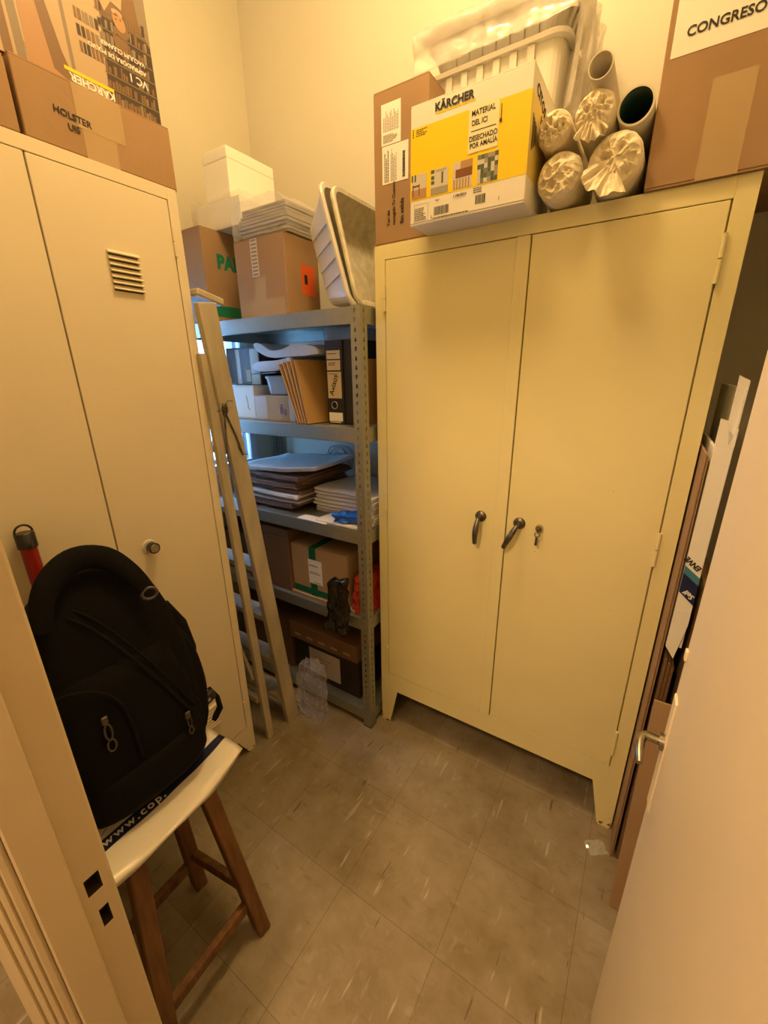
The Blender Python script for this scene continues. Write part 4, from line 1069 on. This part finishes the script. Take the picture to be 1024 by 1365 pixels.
# manila envelopes fanned upright, then lever arch binders
envs = [(-1.050, -14), (-1.062, -16), (-1.074, -18.5), (-1.086, -21), (-1.098, -24)]
def make_envelope():
    e = thing('manila_envelope', '', 'envelope', (0, 0, 0), group='manila envelopes fanned against the binder')
    bm = bmesh.new(); B(bm, (-.0022, -.125, 0), (.0022, .125, .228), 0, .0008); obj('envelope_body', bm, M_MANILA, e)
    bm = bmesh.new(); prism(bm, [(-.124, .2275), (.124, .2275), (.07, .17), (-.07, .17)], 0, .0023, .0029); obj('flap', bm, M_MANILA, e)
    return e
proto = make_envelope()
elab = ['manila envelope nearest the binder, its broad face showing', 'second manila envelope from the binder', 'middle manila envelope of the fan', 'fourth manila envelope from the binder', 'outermost manila envelope, leaning furthest left']
for i, (x, a) in enumerate(envs):
    e = proto
    if i:
        e = proto.copy(); COL.objects.link(e)
        for ch in list(proto.children):
            c = ch.copy(); COL.objects.link(c); c.parent = e
    e.location = (x+.018, 1.262, Z2+.001); e.rotation_euler = (0, R(a), R(-10)); e['label'] = elab[i]
def binder(x, y, w_, label, marked):
    b_ = thing('lever_arch_binder', label, 'binder', (x, y, Z2)); D_, H_ = .26, .283
    bm = bmesh.new()
    B(bm, (-w_/2, -D_/2, 0), (-w_/2+.003, D_/2, H_), 0, .001); B(bm, (w_/2-.003, -D_/2, 0), (w_/2, D_/2, H_), 0, .001); B(bm, (-w_/2+.003, -D_/2, 0), (w_/2-.003, -D_/2+.003, H_), 0, .0008)
    obj('cover', bm, M_ARCH, b_)
    obj('papers', bx((-w_/2+.006, -D_/2+.01, .004), (w_/2-.006, D_/2-.012, H_-.012)), M_WHITE, b_)
    if marked:
        Fs = face_mat((w_, D_, H_), 'front')
        for r4 in ((.007, .222, w_-.010, .250, 0), (.007, .185, w_-.010, .218, 0), (.007, .090, w_-.008, .180, 0)): patch(b_, 'spine_label', Fs, [r4], mat('aged_label', (.72, .60, .36), .6), .0005)
        patch(b_, 'spine_label', Fs, [(.007, .010, w_-.008, .040, 0)], M_WHITE, .0005)
        patch(b_, 'small_print', Fs, [] + small_print(.014, .200, .050, .212, 1, 2, seed=3) + [(.012, .238, .05, .240, 1, .0006), (.012, .172, .055, .1735, 1, .0006), (.010, .004, .06, .008, 0)], [mat('aged_label', (.72, .60, .36), .6), M_BLACK], .0005)
        bm = bmesh.new(); text_bm(bm, 'Avisos', .028, on(Fs, .030, .098, R(72), .0012), 0, .0003); tube(bm, [Fs @ Vector(p) for p in ((.022, .10, .0014), (.058, .165, .0014))], .0006, 5); obj('handwriting', bm, M_BLACK, b_)
        bm = bmesh.new(); tube(bm, [Fs @ Vector((w_*.45+.0125*math.cos(t), .066+.0125*math.sin(t), .001)) for t in [k*math.pi/12 for k in range(25)]], .0022, 8, cap=False); obj('finger_ring', bm, M_CHROME, b_)
        bm = bmesh.new(); tube(bm, [Fs @ Vector((w_*.45, .066, .0002)), Fs @ Vector((w_*.45, .066, .0008))], .0105, 24); obj('finger_hole', bm, M_DARK, b_)
    return b_
binder(-.968, 1.330, .076, 'black lever arch binder with handwritten spine label and finger ring, second shelf', True)
binder(-.902, 1.335, .052, 'dark lever arch binder behind the shelf post, right of the labelled binder', False)
f_ = tag(obj('document_folder', bx((-.003, -.13, 0), (.003, .13, .22), 0, .001), M_MANILA), 'brown card folder leaning at the right end of the second shelf', 'folder'); f_.location = (-.855, 1.30, Z2+.001); f_.rotation_euler = (0, R(6), 0)
bm = sub_grid_box((.15, .18, .042), 8); crumple(bm, .010, 28, 9)
for v in bm.verts: v.co.z = max(0, v.co.z)
pb = tag(obj('clear_bag', bm, mat('bluish_film', (.45, .55, .65), .15, alpha=.6, bump=.4, bump_scale=25), smooth=True), 'crumpled bluish clear bag squeezed on top of the binders', 'bag'); pb.location = (-.965, 1.33, Z2+.2840)

# ------------------------------------------------------------------ third shelf: folders and paper
Z3 = .8935
def bent_slab(name, w_, d_, t, waves, mat_, parent=None, seed=0, nx=26, ny=8, curl=.0):
    """a sheaf of paper: a slab with gentle waves and slightly lifted edges"""
    bm = bmesh.new(); g = []
    for s_ in (0, 1):
        G = []
        for i in range(nx+1):
            row = []
            for j in range(ny+1):
                u, v = i/nx, j/ny; x = -w_/2+w_*u; y = -d_/2+d_*v
                z = waves*(noise.noise(Vector((x*7+seed, y*5, seed*1.3)))+.5)+curl*(u-.3)**2*(u > .3)+t*s_
                row.append(bm.verts.new((x+.002*noise.noise(Vector((y*20, s_*2, seed))), y+.003*noise.noise(Vector((x*25, s_, seed))), max(z, 0)+0)))
            G.append(row)
        g.append(G)
    for i in range(nx):
        for j in range(ny):
            bm.faces.new((g[1][i][j], g[1][i+1][j], g[1][i+1][j+1], g[1][i][j+1])).smooth = True
            bm.faces.new((g[0][i][j], g[0][i][j+1], g[0][i+1][j+1], g[0][i+1][j]))
    for i in range(nx):
        for j in (0, ny): bm.faces.new((g[0][i][j], g[0][i+1][j], g[1][i+1][j], g[1][i][j]))
    for j in range(ny):
        for i in (0, nx): bm.faces.new((g[0][i][j], g[0][i][j+1], g[1][i][j+1], g[1][i][j]))
    return obj(name, bm, mat_, parent)
z = Z3; cols = [M_BROWNF]*9
for k in range(10):
    t_ = .0125+.003*math.sin(k*1.9)
    lab = 'brown card folder in the thick pile on the third shelf'
    f = thing('document_folder', lab, 'folder', (-1.335+.018*math.sin(k*1.7)-(.0 if k > 1 else .06), 1.338+.012*math.cos(k*2.3), z), rotz=R(1.6*math.sin(k*1.1)), group='brown folders piled on the third shelf')
    bent_slab('folder_cover', .36, .335, .0022, .006, M_BROWNF, f, seed=3)
    p = bent_slab('papers', .345, .325, t_-.004, .005, M_WHITE if k in (2, 3, 4) else M_BROWNF, f, seed=3); p.location = (-.004, 0, .0038)
    z += t_+.0022
sheaf = thing('paper_sheaf', 'sheaf of white papers on top of the brown folder pile, third shelf', 'papers', (-1.31, 1.35, z+.006), rotz=R(5))
for k in range(5):
    s_ = bent_slab('sheet_bundle', .40, .31, .003, .010, mat('white_sheet', (.80, .82, .84), .6), sheaf, seed=1.5, curl=.04); s_.location = (.004*k, -.004*k, .0042*k)
z = Z3
for k in range(7):
    f = thing('folded_paper_bundle', 'folded sheaf of white paper in the low pile right of the folders', 'papers', (-.993+.006*math.sin(k*2.1), 1.385+.006*math.cos(k*1.3), z), rotz=R(1.5*math.sin(k*1.7)-2), group='folded paper sheaves on the third shelf')
    bent_slab('folded_sheet', .27, .30, .0095, .004, mat('off_white_sheet', (.66, .63, .60), .65), f, seed=20)
    bm = bmesh.new(); tube(bm, [(-.135, -.148+.296*j/8, .0065+.002*math.sin(j)) for j in range(9)], .0050, 8); obj('fold', bm, MATS['off_white_sheet'], f)
    z += .0150
z = Z3
for k in range(7):
    f = thing('newspaper', 'folded newspaper in the small pile behind the right shelf post', 'newspaper', (-.832, 1.30+.004*math.sin(k*2), z), rotz=R(2*math.sin(k*1.7)), group='newspapers behind the right post')
    bent_slab('folded_pages', .046, .22, .012, .003, MATS['off_white_sheet'], f, seed=40, nx=6); z += .0155
for k in range(1):
    f = tag(bent_slab('white_bag', .20, .11, .007, .004, mat('white_bag_film', (.80, .78, .74), .35, bump=.2, bump_scale=30), seed=51), 'flat white plastic bag at the front edge of the third shelf', 'bag'); f.location = (-.945, 1.19, Z3)
bm = sub_grid_box((.12, .075, .030), 11); crumple(bm, .022, 24, 12)
for v in bm.verts: v.co.z = max(0, v.co.z)
o = tag(obj('blue_bag', bm, M_BLUEBAG, smooth=True), 'crumpled blue plastic bag on the flat white bag, third shelf', 'bag'); o.location = (-.905, 1.183, Z3+.0125); o.rotation_euler = (0, 0, R(15))
f = tag(bent_slab('paper_sheet', .15, .05, .0012, .0015, M_WHITE, seed=61), 'loose white sheet on the front rim of the third shelf', 'paper'); f.location = (-1.06, 1.152, Z3)
bm = bmesh.new()
for q in range(7):
    rr_ = .028+.007*q; tube(bm, [(rr_*math.cos(t)*1.15+.002*math.sin(5*t+q), .01*math.sin(t*3+q)+.012*(q % 3), rr_*math.sin(t)*.95+.075) for t in [k*math.pi/14 for k in range(29)]], .0045, 6, cap=False)
o = tag(obj('coiled_film', bm, mat('coil_film', (.75, .75, .72), .25, alpha=.8)), 'coil of clear plastic film standing by the back wall behind the papers', 'film roll'); o.location = (-1.255, 1.56, Z3+.08)

# ------------------------------------------------------------------ fourth shelf
Z4 = .5285
DK = carton('cardboard_box', 'plain dark brown box left of the green-taped carton, fourth shelf', 'box', (-1.352, 1.31, Z4), (.270, .33, .258), M_CARD2)
bm = bx((-.138, -.168, .0), (.138, .168, .032), 0, .001); lid_ = obj('lid', bm, M_CARD2, DK); lid_.location = (0, 0, .2585)
SLb = tag(obj('cardboard_sheet', bx((-.17, -.15, 0), (.17, .15, .012), 0, .001), M_CARD3), 'flat cardboard sheet under the green-taped carton, fourth shelf', 'cardboard'); SLb.location = (-1.046, 1.293, Z4)
GC = carton('cardboard_box', 'brown carton with green tape and a white label, fourth shelf', 'box', (-1.058, 1.305, Z4+.0125), (.300, .31, .222), M_CARD3)
Fg = face_mat((.300, .31, .222), 'front')
patch(GC, 'green_tape', Fg, [(.100, .0, .137, .2215, 0), (.004, .006, .296, .034, 0, .0004)], M_GTAPE, .0004)
patch(GC, 'green_tape', face_mat((.300, .31, .222), 'top'), [(.100, .0, .137, .31, 0)], M_GTAPE, .0004)
patch(GC, 'white_label', Fg, [(.094, .060, .168, .170, 0)] + small_print(.100, .138, .160, .148, 1, 1, .0006, seed=2) + small_print(.100, .104, .162, .116, 1, 2, .0006, seed=4) + small_print(.12, .064, .16, .070, 1, 1, .0006, seed=6), [M_WHITE, M_BLACK], .0004, lift=.0012)
bm = sub_grid_box((.095, .040, .225), 12)
for v in bm.verts:
    q = v.co.z/.225; v.co.x = v.co.x*(1-.35*q*q)+.016*q; v.co.y *= (1-.3*q**3)
crumple(bm, .030, 13, 22)
for v in bm.verts: v.co.z = max(0, v.co.z)
o = tag(obj('black_bag', bm, M_BLKBAG), 'shiny black plastic bag at the shelf front between the carton and red bag', 'bag'); o.location = (-.925, 1.088, .470)
rb = thing('red_bag', 'red-orange plastic bag with handles beside the right post, fourth shelf', 'bag', (-.853, 1.240, Z4+.0008))
bm = sub_grid_box((.076, .19, .160), 11)
for v in bm.verts:
    q = v.co.z/.16; v.co.x *= (1-.30*q); v.co.y += .004*math.sin(v.co.x*160)*(1 if v.co.y < 0 else 0)
crumple(bm, .012, 18, 23)
for v in bm.verts: v.co.z = max(0, v.co.z)
obj('bag_body', bm, M_REDBAG, rb)
bm = bmesh.new(); tube(bm, [(-.01, -.06, .145), (-.006, -.055, .175), (.0, -.03, .185), (.004, .0, .172), (.006, .012, .145)], .006, 8, flat=.4); obj('handle', bm, M_REDBAG, rb)

# ------------------------------------------------------------------ bottom shelf
Z5 = .0785
D5 = carton('cardboard_box', 'black box with a white paper label on the bottom shelf', 'box', (-1.070, 1.335, Z5), (.370, .33, .200), mat('black_card', (.018, .013, .010), .7))
F5 = face_mat((.370, .33, .200), 'front')
patch(D5, 'paper_label', F5, [(.085, .030, .265, .165, 0)] + [(.10, .085, .19, .088, 1, .0006), (.10, .10, .20, .103, 1, .0006), (.11, .12, .215, .123, 1, .0006)], [mat('grey_label', (.52, .46, .42), .6), mat('red_line', (.30, .05, .04), .6)], .0004)
FB = carton('cardboard_box', 'flat brown box with a row of pale dashes, lying on the black labelled box', 'box', (-1.070, 1.325, Z5+.2005), (.385, .35, .083), M_CARD2)
patch(FB, 'printed_dashes', face_mat((.385, .35, .083), 'front'), [(.03+k*.07, .022, .068+k*.07, .034, 0) for k in range(5)], mat('pale_print', (.34, .21, .11), .6), .0003)
LBx = carton('cardboard_box', 'dark brown box behind the ladder at the left of the bottom shelf', 'box', (-1.46, 1.34, Z5), (.35, .34, .26), M_CARD2)
LB4 = carton('cardboard_box', 'brown box at the far left of the fourth shelf, behind the ladder', 'box', (-1.60, 1.34, Z4), (.20, .34, .20), M_CARD2)
bm = sub_grid_box((.17, .050, .235), 15)
for v in bm.verts:
    q = v.co.z/.235; v.co.y += .045*(q-.5); v.co.x = v.co.x*(1-.35*q*q)*(1-.25*(1-q)**3)-.022*q
crumple(bm, .030, 15, 31); crumple(bm, .008, 40, 12)
for v in bm.verts: v.co.z = max(0, v.co.z)
bm.normal_update(); cre = [(e.verts[0].co.copy(), e.verts[1].co.copy()) for e in bm.edges if len(e.link_faces) == 2 and e.calc_face_angle(0) > .62]
o = tag(obj('clear_bag', bm, mat('clear_film', (.50, .48, .54), .06, alpha=.26, spec=.8)), 'crumpled clear plastic bag standing on the floor before the bottom shelf', 'bag'); o.location = (-1.060, 1.070, .0008)
bm = bmesh.new()
for k, (a, b_) in enumerate(cre):
    if k % 2 == 0: tube(bm, [a, b_], .0008, 4, cap=False)
cz = obj('crease_glints', bm, mat('crease_glint', (.62, .60, .62), .2, alpha=.75), o)  # pale tubes on sharp folds paint in the film's bright glints

# ------------------------------------------------------------------ folded cartons and boards between the cabinet and the wall
def flat_carton(name, label, loc, size, m_, n=2, rot=(0, 0, 0)):
    t_ = thing(name, label, 'cardboard', loc, rot=rot); w_, d_, h_ = size; th = w_/n
    for k in range(n):
        bm = bx((k*th-w_/2+.0004, -d_/2+.004*k, 0), ((k+1)*th-w_/2-.0004, d_/2-.003*k, h_-.012*k), 0, .0012); obj('panel', bm, m_, t_)
    return t_
flat_carton('flattened_carton', 'tall brown flattened carton close against the cabinet side', (.1145, 1.36, 0), (.010, .50, 1.27), M_CARD, 2)
flat_carton('flattened_carton', 'brown flattened carton on the floor under the white folded carton', (.139, 1.345, 0), (.026, .46, .745), M_CARD2, 3)
flat_carton('flattened_carton', 'dark brown flattened carton next to the room wall behind the door', (.185, 1.36, 0), (.030, .48, .95), M_CARD, 3)
wc = thing('folded_carton', 'tall white folded carton with navy and teal print wedged beside the cabinet', 'cardboard', (.139, 1.32, .782))
bm = bmesh.new(); B(bm, (-.0165, -.20, 0), (-.0105, .20, .50), 0, .001); B(bm, (.0105, -.198, 0), (.0165, .20, .62), 0, .001); B(bm, (-.0165, -.206, .10), (.0165, -.2005, .50), 0, .001)
prism(bm, [(-.0165, .0), (.004, -.03), (.0165, .07), (.0165, .10), (-.0165, .10)], 1, -.206, -.2005)
prism(bm, [(-.0165, .50), (.0165, .50), (.0165, .54), (.006, .505), (-.002, .555), (-.0165, .56)], 1, -.206, -.2005)
prism(bm, [(-.002, .54), (.0165, .52), (.0165, .635), (-.002, .645)], 1, -.196, -.190)
obj('carton_shell', bm, M_WBOX, wc)
Fw_ = Matrix(((1, 0, 0, -.0165), (0, 0, -1, -.2062), (0, 1, 0, 0), (0, 0, 0, 1)))
bm = bmesh.new()
def wp(poly, mi):
    vs = prism(bm, poly, 2, .0002, .0006, mi)
    for v in vs: v.co = Fw_ @ v.co
wp([(0, .155), (.033, .125), (.033, .178), (0, .205)], 0); wp([(0, .205), (.033, .178), (.033, .197), (0, .224)], 1)
obj('printed_band', bm, [M_BLUE, M_TEAL], wc)
bm = bmesh.new(); text_bm(bm, 'ENVE', .0165, Fw_ @ Matrix.Translation((.032, .222, .0008)) @ Matrix.Rotation(R(141), 4, 'Z'), 0, .0006); obj('printed_lettering', bm, M_BLACK, wc, recalc=False)
bm = bmesh.new(); text_bm(bm, 'Self', .0165, Fw_ @ Matrix.Translation((.032, .148, .0010)) @ Matrix.Rotation(R(141), 4, 'Z'), 0, .0004); obj('printed_lettering', bm, M_WHITE, wc, recalc=False)
lbrd = thing('cardboard_strip', 'long brown cardboard strip leaning at the cabinet foot, its end on the floor', 'cardboard', (.141, .972, .0), rot=(R(-8), 0, 0))
bm = bx((-.020, -.003, .002), (.022, .003, .66), 0, .0012); obj('outer_sheet', bm, M_CARD, lbrd)
bm = bx((-.020, .0045, .006), (.018, .009, .64), 0, .0012); obj('inner_sheet', bm, M_CARD, lbrd)
# small scrap of clear tape on the floor
bm = bmesh.new(); g = [[bm.verts.new((-.03+.06*i/8, -.022+.044*j/6, .0012+.008*abs(noise.noise(Vector((i*.9, j*.9, 2)))))) for j in range(7)] for i in range(9)]
for i in range(8):
    for j in range(6): bm.faces.new((g[i][j], g[i+1][j], g[i+1][j+1], g[i][j+1]))
o = tag(obj('tape_scrap', bm, mat('tape_scrap', (.75, .78, .75), .1, alpha=.35, coat=1)), 'crumpled scrap of clear tape on the floor by the cabinet foot', 'tape'); o.location = (.072, 1.115, 0); o.rotation_euler = (0, 0, R(35))
